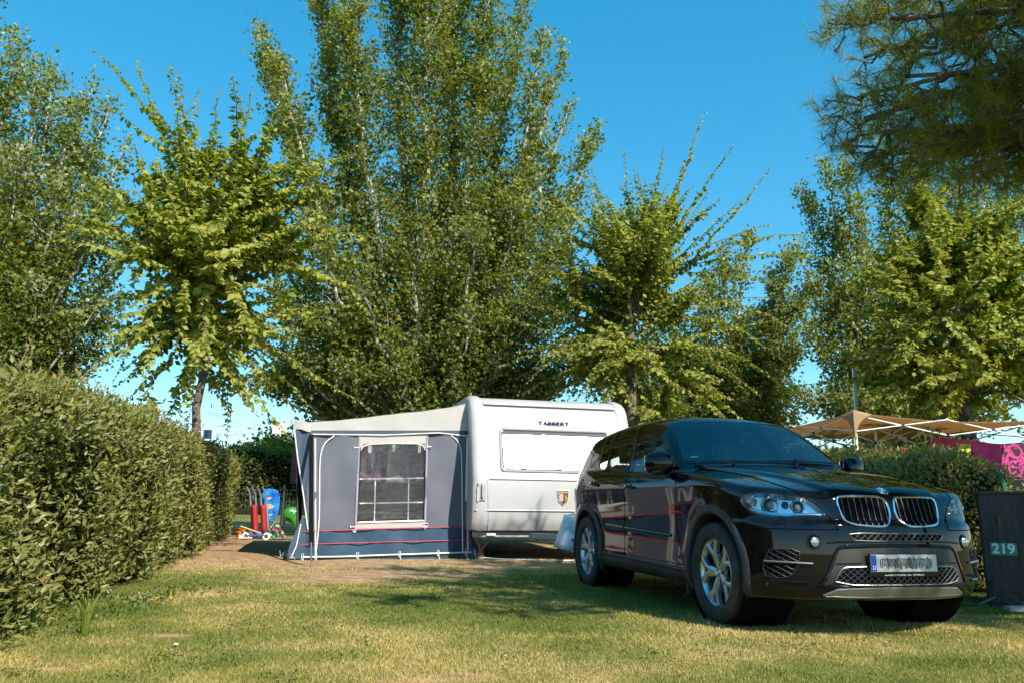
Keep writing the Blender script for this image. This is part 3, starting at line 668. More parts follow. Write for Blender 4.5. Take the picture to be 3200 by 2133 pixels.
# wheels: tyre with grooves, rim of five forked spokes
def make_wheel(ax, s):
    wh = empty('wheel', (ax, s * .822, .369)); wh.parent = car; o_ = s
    prof = [(.262, -.118), (.30, -.128), (.335, -.126), (.358, -.112), (.366, -.095)]
    for g0 in (-.070, -.030, .010, .050): prof += [(.369, g0 - .012), (.369, g0), (.360, g0 + .002), (.360, g0 + .010), (.369, g0 + .012)]
    prof += [(.366, .095), (.358, .112), (.335, .126), (.30, .128), (.262, .118), (.250, .10), (.250, -.10)]
    mb = MB(); mb.lathe([(r, h * o_) for r, h in prof], 72, 'y', closed=True)
    # shoulder blocks
    for k in range(72):
        a = 2 * math.pi * k / 72; c, s2 = math.cos(a), math.sin(a); rt = Matrix.Rotation(-a, 3, 'Y')
        for h in (-.104, .104): mb.box((.361 * c, h * o_, .361 * s2), (.010, .022, .020), rt)
    ty = mb.build('tyre', M_tyre, wh, True)
    mb = MB(); mb.lathe([(.258, .118 * o_), (.262, .112 * o_), (.252, .100 * o_), (.240, .090 * o_), (.232, .06 * o_), (.226, -.10 * o_), (.250, -.118 * o_)], 60, 'y')
    def sp(pts, w, d0, d1):      # a tapering spoke bar along (r, angle, depth) points
        P = [Vector((r * math.cos(a), h * o_, r * math.sin(a))) for r, a, h in pts]; n = len(P); Vv = []; Fv = []
        for i, p in enumerate(P):
            t = (P[min(i + 1, n - 1)] - P[max(i - 1, 0)]); t.y = 0; t.normalize(); q = Vector((-t.z, 0, t.x)); wi = w[i] / 2; dp = Vector((0, o_, 0))
            Vv += [p - q * wi - dp * d0, p - q * wi * .9, p - q * wi * .35 + dp * d1, p + q * wi * .35 + dp * d1, p + q * wi * .9, p + q * wi - dp * d0]
        for i in range(n - 1):
            for k in range(6): Fv.append((i * 6 + k, i * 6 + (k + 1) % 6, (i + 1) * 6 + (k + 1) % 6, (i + 1) * 6 + k))
        mb.add(Vv, Fv)
    off = .31 if ax == 0 else -.1
    for k in range(5):
        a = off + 2 * math.pi * k / 5 + math.pi / 2
        sp([(.03, a, .070), (.075, a, .078), (.125, a, .086)], [.06, .074, .090], .03, .010)
        for q in (-1, 1): sp([(.10, a + q * .07, .083), (.15, a + q * .13, .088), (.20, a + q * .235, .092), (.245, a + q * .34, .094)], [.046, .044, .046, .056], .03, .008)
    mb.lathe([(.0, .072 * o_), (.035, .078 * o_), (.062, .074 * o_), (.070, .04 * o_)], 30, 'y')
    ri = mb.build('rim', M_alloy, wh, True)
    for k in range(5):
        mb = MB(); a = off + 2 * math.pi * (k + .5) / 5 + math.pi / 2; mb.lathe([(.009, .05 * o_), (.009, .077 * o_), (0, .078 * o_)], 8, 'y', (.056 * math.cos(a), 0, .056 * math.sin(a)))
        mb.build('wheel_bolt', M_dark, ri)
    roundel('hub_cap', wh, (0, .079 * o_, 0), (0, o_, 0), .034)
    mb = MB(); mb.lathe([(.06, .01 * o_), (.165, .01 * o_), (.165, -.015 * o_), (.06, -.015 * o_)], 40, 'y', closed=True); mb.build('brake_disc', M_brake, wh, True)
    MB().box((-.12, .0, .04), (.10, .09, .16)).build('brake_caliper', M_dark, wh, bevel=.015)
    mb = MB(); mb.lathe([(0, -.05 * o_), (.22, -.05 * o_)], 30, 'y'); mb.build('wheel_backing', M_dark, wh)
for ax in (0, -2.933):
    for s in (-1, 1): make_wheel(ax, s)
# ================================================================ ground
LAT = Vector((math.cos(.2393), math.sin(.2393), 0)); BACK = Vector((-math.sin(.2393), math.cos(.2393), 0))
def dirt_mask_py(x, y):
    """bare-earth weight on the ground (the worn strip before the awning)"""
    d = (x + 3.0) * BACK.x + (y - 11.2) * BACK.y
    return d
M_ground = D.materials.new('ground_turf'); M_ground.use_nodes = True; m = M_ground; b = bsdf(m); b.inputs['Roughness'].default_value = .95; b.inputs['Specular IOR Level'].default_value = .1
tc = nd(m, 'ShaderNodeTexCoord'); P_ = tc.outputs['Object']
def nz(scale, detail=5, dist=0): n = nd(m, 'ShaderNodeTexNoise', Scale=scale, Detail=detail, Distortion=dist); lk(m, P_, n.inputs['Vector']); return n.outputs['Fac']
def ramp(src, stops):
    r = nd(m, 'ShaderNodeValToRGB'); cr = r.color_ramp
    while len(cr.elements) < len(stops): cr.elements.new(.5)
    for e, (p, c) in zip(cr.elements, stops): e.position = p; e.color = (*c, 1)
    lk(m, src, r.inputs['Fac']); return r.outputs[0]
def mixc(f, a, c):
    x = nd(m, 'ShaderNodeMix', data_type='RGBA'); lk(m, f, x.inputs[0]); lk(m, a, x.inputs[6]); lk(m, c, x.inputs[7]); return x.outputs[2]
def mth(op, a, c=None, v=0, clamp=False):
    n = nd(m, 'ShaderNodeMath', operation=op); n.use_clamp = clamp; lk(m, a, n.inputs[0])
    if c is not None: lk(m, c, n.inputs[1])
    else: n.inputs[1].default_value = v
    return n.outputs[0]
grass_c = ramp(nz(1.1, 8, .3), [(.30, (.09, .12, .022)), (.48, (.15, .16, .035)), (.60, (.25, .21, .065)), (.72, (.38, .28, .12))])
fine = ramp(nz(42, 6), [(.3, (.06, .08, .016)), (.5, (.17, .17, .04)), (.7, (.38, .30, .12))])
turf = mixc(ramp(nz(9, 4), [(.3, (.3, .3, .3)), (.7, (.75, .75, .75))]), grass_c, fine)
earth = ramp(nz(6, 8, .2), [(.3, (.26, .155, .085)), (.55, (.42, .27, .155)), (.75, (.58, .40, .25))])
def blob(cx, cy, rx, ry, rot=.2393):
    mp = nd(m, 'ShaderNodeMapping', vector_type='TEXTURE'); mp.inputs['Location'].default_value = (cx, cy, 0); mp.inputs['Rotation'].default_value = (0, 0, rot); mp.inputs['Scale'].default_value = (rx, ry, 50)
    lk(m, P_, mp.inputs[0]); l = nd(m, 'ShaderNodeVectorMath', operation='LENGTH'); lk(m, mp.outputs[0], l.inputs[0]); return l.outputs['Value']
BL = [(-2.4, 12.6, 3.4, 2.3), (-5.4, 16.0, 1.7, 5.5), (.8, 15.4, 2.9, 3.4), (-1.5, 10.2, 1.7, .9), (-.1, 11.9, 1.5, .8), (-2.2, 5.4, .17, .09), (-2.35, 4.35, .15, .07), (-.3, 4.2, .30, .10), (.5, 3.95, .6, .08), (-1.9, 9.4, 1.3, .35)]
dmin = None
for q in BL:
    l = blob(*q); dmin = l if dmin is None else mth('MINIMUM', dmin, l)
edge = mth('ADD', dmin, mth('MULTIPLY', mth('SUBTRACT', nz(2.2, 8, .4), v=.5), v=1.5))
dm = nd(m, 'ShaderNodeMapRange'); dm.inputs['From Min'].default_value = 1.25; dm.inputs['From Max'].default_value = .70; lk(m, edge, dm.inputs['Value'])
lk(m, mixc(dm.outputs[0], turf, earth), b.inputs['Base Color'])
bp = nd(m, 'ShaderNodeBump', Strength=.9, Distance=.03); lk(m, nz(55, 8), bp.inputs['Height']); lk(m, bp.outputs[0], b.inputs['Normal'])
# one sheet, gently uneven near the camera, reaching the horizon
gx = np.concatenate([[-600, -150, -50, -25], np.linspace(-14, 14, 113), [25, 50, 150, 600]]); gy = np.concatenate([[-400, -80, -20], np.linspace(-4, 30, 137), [45, 80, 200, 900]])
GX, GY = np.meshgrid(gx, gy, indexing='ij')
def gz(x, y): return .010 * np.sin(x * 1.7 + 1.3) * np.cos(y * 1.3) + .006 * np.sin(x * 4.1 + y * 3.3) - .008
GZ = np.where((np.abs(GX) <= 14) & (GY >= -4) & (GY <= 30), gz(GX, GY), 0); nx, ny = GX.shape
idx = np.arange(nx * ny).reshape(nx, ny); Fg = np.stack([idx[:-1, :-1], idx[1:, :-1], idx[1:, 1:], idx[:-1, 1:]], -1).reshape(-1, 4)
ground = raw_mesh('ground', np.stack([GX, GY, GZ], -1).reshape(-1, 3), Fg, M_ground, None, True); tag(ground, kind='structure')

def leaf_mat(name, stops, back=None, rough=.45, transl=.35, spec=.4):
    m = D.materials.new(name); m.use_nodes = True; t = m.node_tree; b = bsdf(m); b.inputs['Roughness'].default_value = rough; b.inputs['Specular IOR Level'].default_value = spec
    a = t.nodes.new('ShaderNodeAttribute'); a.attribute_name = 'tint'; r = t.nodes.new('ShaderNodeValToRGB'); cr = r.color_ramp
    while len(cr.elements) < len(stops): cr.elements.new(.5)
    for e, (p, c) in zip(cr.elements, stops): e.position = p; e.color = (*c, 1)
    t.links.new(a.outputs['Fac'], r.inputs['Fac']); col = r.outputs[0]
    if back:
        g = t.nodes.new('ShaderNodeNewGeometry'); mx = t.nodes.new('ShaderNodeMix'); mx.data_type = 'RGBA'; t.links.new(g.outputs['Backfacing'], mx.inputs[0]); t.links.new(col, mx.inputs[6])
        mx.inputs[7].default_value = (*back, 1); col = mx.outputs[2]
    t.links.new(col, b.inputs['Base Color']); tr = t.nodes.new('ShaderNodeBsdfTranslucent'); ms = t.nodes.new('ShaderNodeMixShader'); ms.inputs['Fac'].default_value = transl
    hs_ = t.nodes.new('ShaderNodeMix'); hs_.data_type = 'RGBA'; hs_.blend_type = 'MULTIPLY'; hs_.inputs[0].default_value = 1; t.links.new(col, hs_.inputs[6]); hs_.inputs[7].default_value = (1.9, 1.8, .55, 1)
    t.links.new(hs_.outputs[2], tr.inputs['Color']); t.links.new(b.outputs[0], ms.inputs[1]); t.links.new(tr.outputs[0], ms.inputs[2]); t.links.new(ms.outputs[0], t.nodes['Material Output'].inputs['Surface'])
    return m
def unit(v): return v / (np.linalg.norm(v, axis=-1, keepdims=True) + 1e-9)
def leaves(name, P, A, N, L, W, tint, mt, parent=None, fold=.25, droop=.0):
    """P base points, A leaf axis, N rough facing; L, W sizes: folded pointed leaves of five vertices"""
    n = len(P); L = np.broadcast_to(np.asarray(L, float), (n,))[:, None]; W = np.broadcast_to(np.asarray(W, float), (n,))[:, None]
    A = unit(A); S = unit(np.cross(A, N)); N = np.cross(S, A)
    base = P; l = P + A * L * .42 + S * W * .5; r = P + A * L * .42 - S * W * .5; tip = P + A * L - N * L * (droop + .05); mid = P + A * L * .42 - N * W * fold
    V = np.stack([base, l, tip, mid, r], 1).reshape(-1, 3); k = np.arange(n)[:, None] * 5
    F = np.concatenate([k + np.array([[0, 3, 2, 1]]), k + np.array([[0, 4, 2, 3]])])
    o = raw_mesh(name, V, F, mt, parent)
    at_ = o.data.attributes.new('tint', 'FLOAT', 'POINT'); at_.data.foreach_set('value', np.repeat(np.asarray(tint, dtype=np.float32), 5)); return o
def rdir(n, up=0): v = RNG.normal(size=(n, 3)); v[:, 2] += up; return unit(v)

# ---- lawn blades (nobody could count them)
M_blade = leaf_mat('grass_blade', [(0, (.085, .13, .018)), (.45, (.17, .20, .035)), (.7, (.36, .31, .09)), (1, (.55, .41, .19))], transl=.3, rough=.55)
def vnoise(x, y, s, seed=0):
    r = np.random.default_rng(seed); T = r.random((64, 64)); X = x * s + 13.7; Y = y * s + 5.1; i = np.floor(X).astype(int); j = np.floor(Y).astype(int); u = X - i; v = Y - j; u = u * u * (3 - 2 * u); v = v * v * (3 - 2 * v)
    g = lambda a, b_: T[a % 64, b_ % 64]; return (g(i, j) * (1 - u) + g(i + 1, j) * u) * (1 - v) + (g(i, j + 1) * (1 - u) + g(i + 1, j + 1) * u) * v
def earth_amt(x, y):
    d = np.full(x.shape, 9.0); c, s_ = math.cos(.2393), math.sin(.2393)
    for cx, cy, rx, ry in BL: X = (x - cx) * c + (y - cy) * s_; Y = -(x - cx) * s_ + (y - cy) * c; d = np.minimum(d, np.sqrt((X / rx)**2 + (Y / ry)**2))
    d = d + (vnoise(x, y, 2.6, 21) - .5) * .7 + (vnoise(x, y, 9, 22) - .5) * .5; return np.clip((1.12 - d) / .75, 0, 1)
n = 480000; yy = 3.7 * (14.5 / 3.7)**(RNG.random(n)**1.15); xx = (RNG.random(n) * 2 - 1) * yy * .72
e_ = earth_amt(xx, yy); keep = RNG.random(n) > e_ * 1.0; dens = vnoise(xx, yy, 2.2, 1) * .6 + vnoise(xx, yy, 7, 2) * .4; keep &= RNG.random(n) < .45 + dens * .9
for cx_, cy_, rad in (): pass
xx, yy, dens = xx[keep], yy[keep], dens[keep]; n = len(xx); zz = gz(xx, yy) - .002
hgt = (.009 + .014 * RNG.random(n)) * (.6 + .8 * dens); hgt *= np.where(RNG.random(n) < .02, 1.8, 1); wdt = .0022 + .0018 * RNG.random(n); wdt *= np.clip(yy / 5, .8, 2.2)
a = RNG.random(n) * 6.283; ln = RNG.normal(size=(n, 2)) * .55; B0 = np.stack([xx, yy, zz], 1); sd_ = np.stack([np.cos(a), np.sin(a), np.zeros(n)], 1) * wdt[:, None]; tp = B0 + np.stack([ln[:, 0], ln[:, 1], np.ones(n)], 1) * hgt[:, None]
V = np.stack([B0 - sd_, B0 + sd_, tp], 1).reshape(-1, 3); Fb = np.arange(n * 3).reshape(n, 3); grass = raw_mesh('grass', V, Fb, M_blade)
dry = np.clip(vnoise(xx, yy, .9, 5) * .9 + vnoise(xx, yy, 3.1, 6) * .5 - .24 + RNG.normal(size=n) * .16 + earth_amt(xx, yy) * .3 + np.clip((yy - 7) * .03, 0, .3), 0, 1)
at_ = grass.data.attributes.new('tint', 'FLOAT', 'POINT'); at_.data.foreach_set('value', np.repeat(dry.astype(np.float32), 3)); tag(grass, 'short mown lawn grass, part green and part dried yellow', 'grass', kind='stuff')
# fallen leaves and pebbles
mb = MB()
for i in range(150):
    y = rnd.uniform(4, 13); x = rnd.uniform(-.6, .55) * y; s_ = rnd.uniform(.012, .028); a = rnd.random() * 6.28; z = .014 + rnd.random() * .006
    mb.add([(x, y, z), (x + s_ * math.cos(a) - .4 * s_ * math.sin(a), y + s_ * math.sin(a) + .4 * s_ * math.cos(a), z + .004), (x + 2 * s_ * math.cos(a), y + 2 * s_ * math.sin(a), z), (x + s_ * math.cos(a) + .4 * s_ * math.sin(a), y + s_ * math.sin(a) - .4 * s_ * math.cos(a), z + .003)], [(0, 1, 2, 3)])
tag(mb.build('leaf_litter', mat('dead_leaf', (.34, .22, .11), .8), recalc=False), 'dry fallen leaves scattered over the lawn', 'leaf litter', kind='stuff')
def pebble(x, y, r, lab):
    mb = MB(); mb.grid(lambda u, v: (x + r * math.sin(v * math.pi) * math.cos(u * 6.2832) * 1.2, y + r * math.sin(v * math.pi) * math.sin(u * 6.2832), .01 + r * .6 * math.cos(v * math.pi)), 8, 6); tag(mb.build('stone', mat('stone', (.5, .46, .38), .8), smooth=True), lab, 'stone')
pebble(-1.98, 4.98, .014, 'small pale stone on the lawn near the bare sandy patch'); pebble(-.02, 4.75, .009, 'tiny pale stone lying in the lawn in the foreground')

# ================================================================ trees
def tube_path(mb, P, r0, r1, n=6): N = len(P); mb.tube([tuple(p) for p in P], [r0 + (r1 - r0) * i / (N - 1) for i in range(N)], n)
def wander(a, b, n=7, amp=.1, bow=None):
    a = np.array(a, float); b = np.array(b, float); t = np.linspace(0, 1, n)[:, None]; P = a + (b - a) * t; j = RNG.normal(size=(n, 3)) * amp; j[0] = 0; j[-1] = 0; P = P + j
    if bow is not None: P = P + np.sin(t * math.pi) * np.array(bow)
    return P
M_bark_pop = noisy(mat('poplar_bark', (.3, .29, .26), .8), (.18, .17, .15), (.46, .44, .40), 5, 6, .4, 18, stretch=(1, 1, 2.5))
M_bark = noisy(mat('rough_bark', (.12, .09, .07), .9), (.05, .04, .03), (.22, .17, .13), 12, 8, .9, 30, stretch=(1, 1, .4))
M_twig = mat('twig', (.16, .11, .07), .8)
M_pop = leaf_mat('poplar_leaf', [(0, (.055, .085, .012)), (.35, (.135, .17, .020)), (.7, (.33, .33, .045)), (.82, (.30, .32, .15)), (1, (.52, .54, .42))], back=(.18, .22, .075), transl=.45, rough=.45, spec=.3)
M_elm = leaf_mat('elm_leaf', [(0, (.075, .13, .012)), (.5, (.21, .26, .025)), (.8, (.42, .41, .065)), (1, (.52, .38, .06))], back=(.32, .34, .07), transl=.42, rough=.5, spec=.25)
def poplar(name, label, base, tops, leaf=.10, dens=300, spread=.7, tr=.17, trunk_h=2.2, silver=.25, group='poplar trees behind the pitch', low=0.12):
    root = empty(name, base, label=label, cat='tree', group=group); base = np.zeros(3); b0 = np.array(root.location)
    mb = MB(); fork = np.array([0, 0, trunk_h]); tube_path(mb, wander(base - [0, 0, .2], fork, 4, .03), tr * 1.15, tr, 10); LP, LA, LN, LT, LL = [], [], [], [], []
    for (top, r, k) in tops:
        top = np.array(top) - b0; n = 14; t = np.linspace(0, 1, n); lat = t**.75; P = np.stack([fork[0] + (top[0] - fork[0]) * lat, fork[1] + (top[1] - fork[1]) * lat, fork[2] + (top[2] - fork[2]) * t], 1); P[1:-1] += RNG.normal(size=(n - 2, 3)) * [.07, .07, .03]
        H_ = np.linalg.norm(top - fork); r0 = tr * .74 * min(1, H_ / 9); tube_path(mb, P, r0, .012, 6)
        nb = int(H_ * 7 * k)
        for q in range(nb):
            s_ = low + (1 - low) * RNG.random()**.85; i = min(n - 2, int(s_ * (n - 1))); f = s_ * (n - 1) - i; o = P[i] * (1 - f) + P[i + 1] * f
            bl = r * (1.25 - .85 * s_**2) * (.5 + .7 * RNG.random()); d = RNG.normal(size=3); d[2] = abs(d[2]) * .4 + .75 * s_ + .25; d = unit(d)
            e = o + d * bl + [0, 0, bl * .25]; Q = wander(o, e, 4, .03)
            if RNG.random() < .5: tube_path(mb, Q, .012 + .010 * (1 - s_), .004, 3)
            m_ = int(dens * bl * (.7 + .6 * RNG.random()) / 10); tt = RNG.random(m_)**.7; j = np.clip((tt * 3).astype(int), 0, 2); ff = (tt * 3 - j)[:, None]; pp = Q[j] * (1 - ff) + Q[j + 1] * ff + RNG.normal(size=(m_, 3)) * (.10 + .06 * bl)
            LP.append(pp); LA.append(unit(RNG.normal(size=(m_, 3)) + d * .8)); LN.append(rdir(m_, .7)); young = np.clip((s_ - .80) / .2, 0, 1) * silver * 2.2 + (tt > .85) * silver * .5
            base_t = RNG.random()**1.3 * .55; LT.append(np.clip(base_t + RNG.random(m_) * .28 + young * (RNG.random(m_) < .6), 0, 1)); LL.append(leaf * (.65 + .6 * RNG.random(m_)))
    mb.build('trunk', M_bark_pop, root, True)
    P = np.concatenate(LP); L = np.concatenate(LL); leaves('crown', P, np.concatenate(LA), np.concatenate(LN), L, L * .82, np.concatenate(LT), M_pop, root); return len(P)
def at(x, y, Y):
    """point at distance Y seen in direction (x, y) of the survey photo"""
    X = x - 1600; Z = y - 1066.5; c, s = math.cos(ROLL), math.sin(ROLL); X, Z = X * c + Z * s, -X * s + Z * c
    d = np.array([X / FPX, math.cos(PITCH) + Z / FPX * math.sin(PITCH), math.sin(PITCH) - Z / FPX * math.cos(PITCH)]); return np.array([0, 0, CAM_H]) + d * (Y / d[1])
bx = (-2.2, 20.5, 0)
tops = [(at(x, y, 20.5 + dy), r, k) for x, y, dy, r, k in [(800, 100, .5, .85, 1.1), (860, 170, -.8, .8, 1), (975, -60, 0, 1.0, 1.3), (1060, -200, -1.2, 1.0, 1.2), (1230, -420, .8, 1.1, 1.2), (1340, -480, -.6, 1.2, 1.3), (1450, -380, 1.2, 1.15, 1.2), (1560, -250, -.4, 1.1, 1.2), (1640, -60, .9, .9, 1.1), (1700, 120, -.8, .75, 1.1), (1765, 130, .3, .6, 1), (1850, 430, .6, .75, 1.2), (1780, 330, -1, .8, 1),
        (790, 640, -1.5, 1.0, 1.1), (830, 900, -1.6, 1.0, 1.3), (960, 700, -2.2, 1.1, 1.1), (1120, 850, -2.4, 1.1, 1), (1300, 620, -2.2, 1.0, .8), (1500, 700, -2.2, 1.1, 1), (1650, 560, -1.8, 1.1, 1.2), (1780, 700, -1.4, 1.0, 1.2), (1830, 900, -.8, .9, 1.1), (1680, 950, -1.8, 1.0, 1.2), (1480, 980, -2, .9, 1), (900, 1120, -1.4, .9, 1.3), (1050, 1150, -1.8, .9, 1.2), (1230, 1100, -2, .8, 1.1), (1560, 1130, -1.6, .9, 1.2), (850, 1180, .5, .8, 1.2), (1840, 1150, -1, .9, 1.3), (1930, 1020, -.6, .8, 1.1), (1750, 1220, -1.4, .8, 1.2), (780, 1060, -.4, .8, 1.2), (790, 1190, -.6, .7, 1.3)]]
nleaf = poplar('poplar_tree', 'tall many-stemmed poplar with silvery shoot tips behind the awning and caravan', bx, tops, .112, 900, trunk_h=2.0, tr=.20)
tops = [(at(x, y, 17 + dy), r, k) for x, y, dy, r, k in [(40, 95, 0, .8, 1.3), (-60, -40, .5, 1, 1), (130, 210, -.8, .8, 1.2), (180, 250, .6, .7, 1.1), (230, 330, -.5, .8, 1.1), (290, 270, .8, .6, 1.1), (345, 330, .2, .65, 1.1), (380, 480, -.6, .8, 1.2), (60, 480, -1.2, 1, 1.1), (200, 560, -1.3, 1, 1.1), (330, 620, -1, .9, 1.1), (410, 760, -.4, .8, 1.2), (390, 950, 0, .75, 1.2), (280, 1000, -.7, .9, 1.1), (150, 900, -1.2, 1, 1), (40, 1000, -.8, .9, 1.1), (-150, 300, .2, 1, 1), (300, 1130, .3, .7, 1.1), (120, 1130, -.4, .8, 1)]]
nleaf += poplar('poplar_tree', 'poplar at the left edge of the photo rising behind the long hedge', (-11.6, 17.2, 0), tops, .098, 900, trunk_h=2.2, tr=.16)
tops = [(at(x, y, 22 + dy), r, k) for x, y, dy, r, k in [(2570, 520, 0, .8, 1.2), (2510, 610, .5, .7, 1.2), (2640, 500, -.8, .8, 1.1), (2760, 470, 0, .9, 1.1), (2880, 440, -.6, 1, 1.1), (3000, 430, .6, 1, 1), (3120, 400, 0, 1, 1), (3250, 380, 0, 1, 1), (2500, 800, -.4, .9, 1.2), (2620, 850, -1.2, 1, 1), (2760, 820, -1.4, 1, 1), (2920, 800, -1.4, 1, 1), (2530, 1030, -.6, .9, 1.2), (2650, 1120, -1, .9, 1.2), (2800, 1130, -1.2, .9, 1.2), (2950, 1140, -1.2, .9, 1.1), (3150, 1050, -1, 1, 1.1), (3250, 800, -1, 1, 1), (2500, 1240, -1, .9, 1.4), (2640, 1270, -1.6, 1, 1.4), (2800, 1280, -1.8, 1, 1.4), (2960, 1280, -1.8, 1, 1.4), (3120, 1270, -1.6, 1, 1.4), (3250, 1200, -1, 1, 1.4)]]
nleaf += poplar('poplar_tree', 'broad poplar behind the beige gazebo, below the pine branches', (11.2, 22.5, 0), tops, .108, 850, tr=.18)
tops = [(at(x, y, 27 + dy), r, k) for x, y, dy, r, k in [(2270, 790, 0, .9, 1.1), (2330, 745, .6, .8, 1.1), (2200, 880, 0, 1, 1.1), (2410, 850, 0, .9, 1.1), (2120, 960, .5, 1.1, 1), (2450, 980, 0, .9, 1.2), (2330, 1000, -1, 1.1, 1.1), (2230, 1100, -1, 1.1, 1.1), (2420, 1150, -.6, 1, 1.2), (1900, 1050, 0, 1.1, 1.1), (2050, 1130, -.6, 1.1, 1.1), (1960, 900, .5, .9, .9), (1880, 1180, 0, 1, 1), (2480, 1220, 0, .9, 1), (2080, 1280, -.6, 1.1, 1.4), (2220, 1290, -.8, 1.1, 1.4), (2360, 1290, -.8, 1.1, 1.4), (2500, 1300, -.6, 1, 1.4), (1960, 1290, -.5, 1, 1.3), (2470, 790, -.4, .9, 1.3), (2520, 930, -.4, .9, 1.3), (2480, 1080, -.6, .9, 1.3)]]
nleaf += poplar('poplar_tree', 'smaller distant poplar seen behind the long-shooted tree over the car', (7.5, 27.5, 0), tops, .125, 720, tr=.15)
tops = [(at(x, y, 25 + dy), r, k) for x, y, dy, r, k in [(800, 1400, 0, .7, 1.6), (850, 1345, .4, .8, 1.8), (900, 1370, 0, .9, 1.6), (950, 1400, 0, .8, 1.4), (1010, 1330, 0, 1, 1.3)]]
M_pop2 = M_pop
def bush_tree():
    return poplar('small_tree', 'small bright green round tree beyond the back hedge left of the awning', (-7.0, 25, 0), tops, .13, 420, spread=1, trunk_h=.9, tr=.08, silver=0, group=None, low=0)
nleaf += bush_tree()
print('poplar leaves', nleaf)

def long_shoot_tree(name, label, base, head_z, head_r, shoots, leaf=.13, nrand=120, rlen=(1.0, 2.2), trunk_r=.15, lean=(0, 0), trunk_top=None, maxup=.9, seedless=0, biasx=0, cz=.5, kx=1.6, upb=.12):
    root = empty(name, base, label=label, cat='tree', group='pollarded trees with long leafy shoots'); b0 = np.array(base, float)
    mb = MB(); hc = np.array([lean[0], lean[1], head_z]); tube_path(mb, wander((0, 0, -.2), hc, 7, .04), trunk_r * 1.25, trunk_r * .6, 12); LP, LA, LN, LT, LL = [], [], [], [], []
    tube_path(mb, wander(hc, hc + [0, 0, head_r * 1.3], 4, .03), trunk_r * .6, .03, 8)
    knuckles = []
    for i in range(34):
        d = rdir(1, .35)[0]; o = hc + [0, 0, RNG.uniform(-1.5, 1.1) * head_r]; e = o + d * head_r * RNG.uniform(.35, kx); tube_path(mb, wander(o, e, 5, .07), .04, .018, 5); knuckles.append(e)
    S = [(None, np.array(tip) - b0, sag) for tip, sag in shoots]
    for i in range(nrand):
        d = rdir(1, .45)[0]; d[0] += biasx; 
        if d[2] > maxup: d[2] = maxup
        kk = knuckles[RNG.integers(0, len(knuckles))]; rd = unit(kk - hc); d = unit(rd * .75 + d * .7 + [0, 0, upb]); Ln = RNG.uniform(*rlen) * .80 * (1 - .25 * max(0, d[2])) * RNG.uniform(.55, 1.1); S.append((kk, kk + d * Ln, .02 + .07 * RNG.random()))
        if RNG.random() < .35: q0 = kk + d * Ln * RNG.uniform(.2, .5); S.append((q0, q0 + unit(d + RNG.normal(size=3) * .5) * Ln * .5, .03))
    for kn, tip, sag in S:
        if kn is None: kn = min((knuckles[j] for j in RNG.integers(0, len(knuckles), 6)), key=lambda q: -np.dot(unit(tip - hc), unit(q - hc))); Ln = np.linalg.norm(tip - kn); n = 9; t = np.linspace(0, 1, n)[:, None]
        bow = np.array([0, 0, 1.0]) * Ln * sag * .55; P = kn + (tip - kn) * t + np.sin(t * math.pi) * bow * (1 if sag > 0 else 1) ; P[1:-1] += RNG.normal(size=(n - 2, 3)) * .025; tube_path(mb, P, .014, .004, 4)
        m_ = int(Ln / (leaf * .25)); k = np.arange(m_); tt = (k + .5) / m_; f = tt * (n - 1); j = np.clip(f.astype(int), 0, n - 2); ff = (f - j)[:, None]; pp = P[j] * (1 - ff) + P[j + 1] * ff; dr = unit(P[j + 1] - P[j])
        up = np.array([0, 0, 1.0]); sdv = unit(np.cross(dr, np.broadcast_to(up, dr.shape) + RNG.normal(size=dr.shape) * .15)); sgn = np.where(k % 2 == 0, 1, -1)[:, None]
        ax_ = unit(sdv * sgn * .9 + dr * .25 + RNG.normal(size=dr.shape) * .32 - up * .42); LP.append(pp + RNG.normal(size=pp.shape) * .012); LA.append(ax_); LN.append(unit(np.broadcast_to(up, dr.shape) * .8 + dr * .4 + RNG.normal(size=dr.shape) * .55))
        sz = leaf * np.clip(1.15 - .7 * np.clip((tt - .6) / .4, 0, 1), .3, 2) * (.62 + .62 * RNG.random(m_)) * (RNG.random(m_) > .08); LL.append(sz); LT.append(np.clip(RNG.random() * .25 + .22 + .35 * tt**2 + RNG.normal(size=m_) * .10, 0, 1))
        # loose inner leaves near the head
        q = int(2 + 3 * RNG.random()); pp = kn + RNG.normal(size=(q, 3)) * head_r * .30; LP.append(pp); LA.append(rdir(q, -.4)); LN.append(rdir(q, .8)); LL.append(np.full(q, leaf)); LT.append(RNG.random(q) * .3)
    mb.build('trunk', M_bark, root, True); P = np.concatenate(LP); L = np.concatenate(LL); leaves('crown', P, np.concatenate(LA), np.concatenate(LN), L, L * .72, np.concatenate(LT), M_elm, root, fold=.30, droop=.12); return len(P)
sh = lambda Y, L: [(at(x, y, Y + dy), sg) for x, y, dy, sg in L]
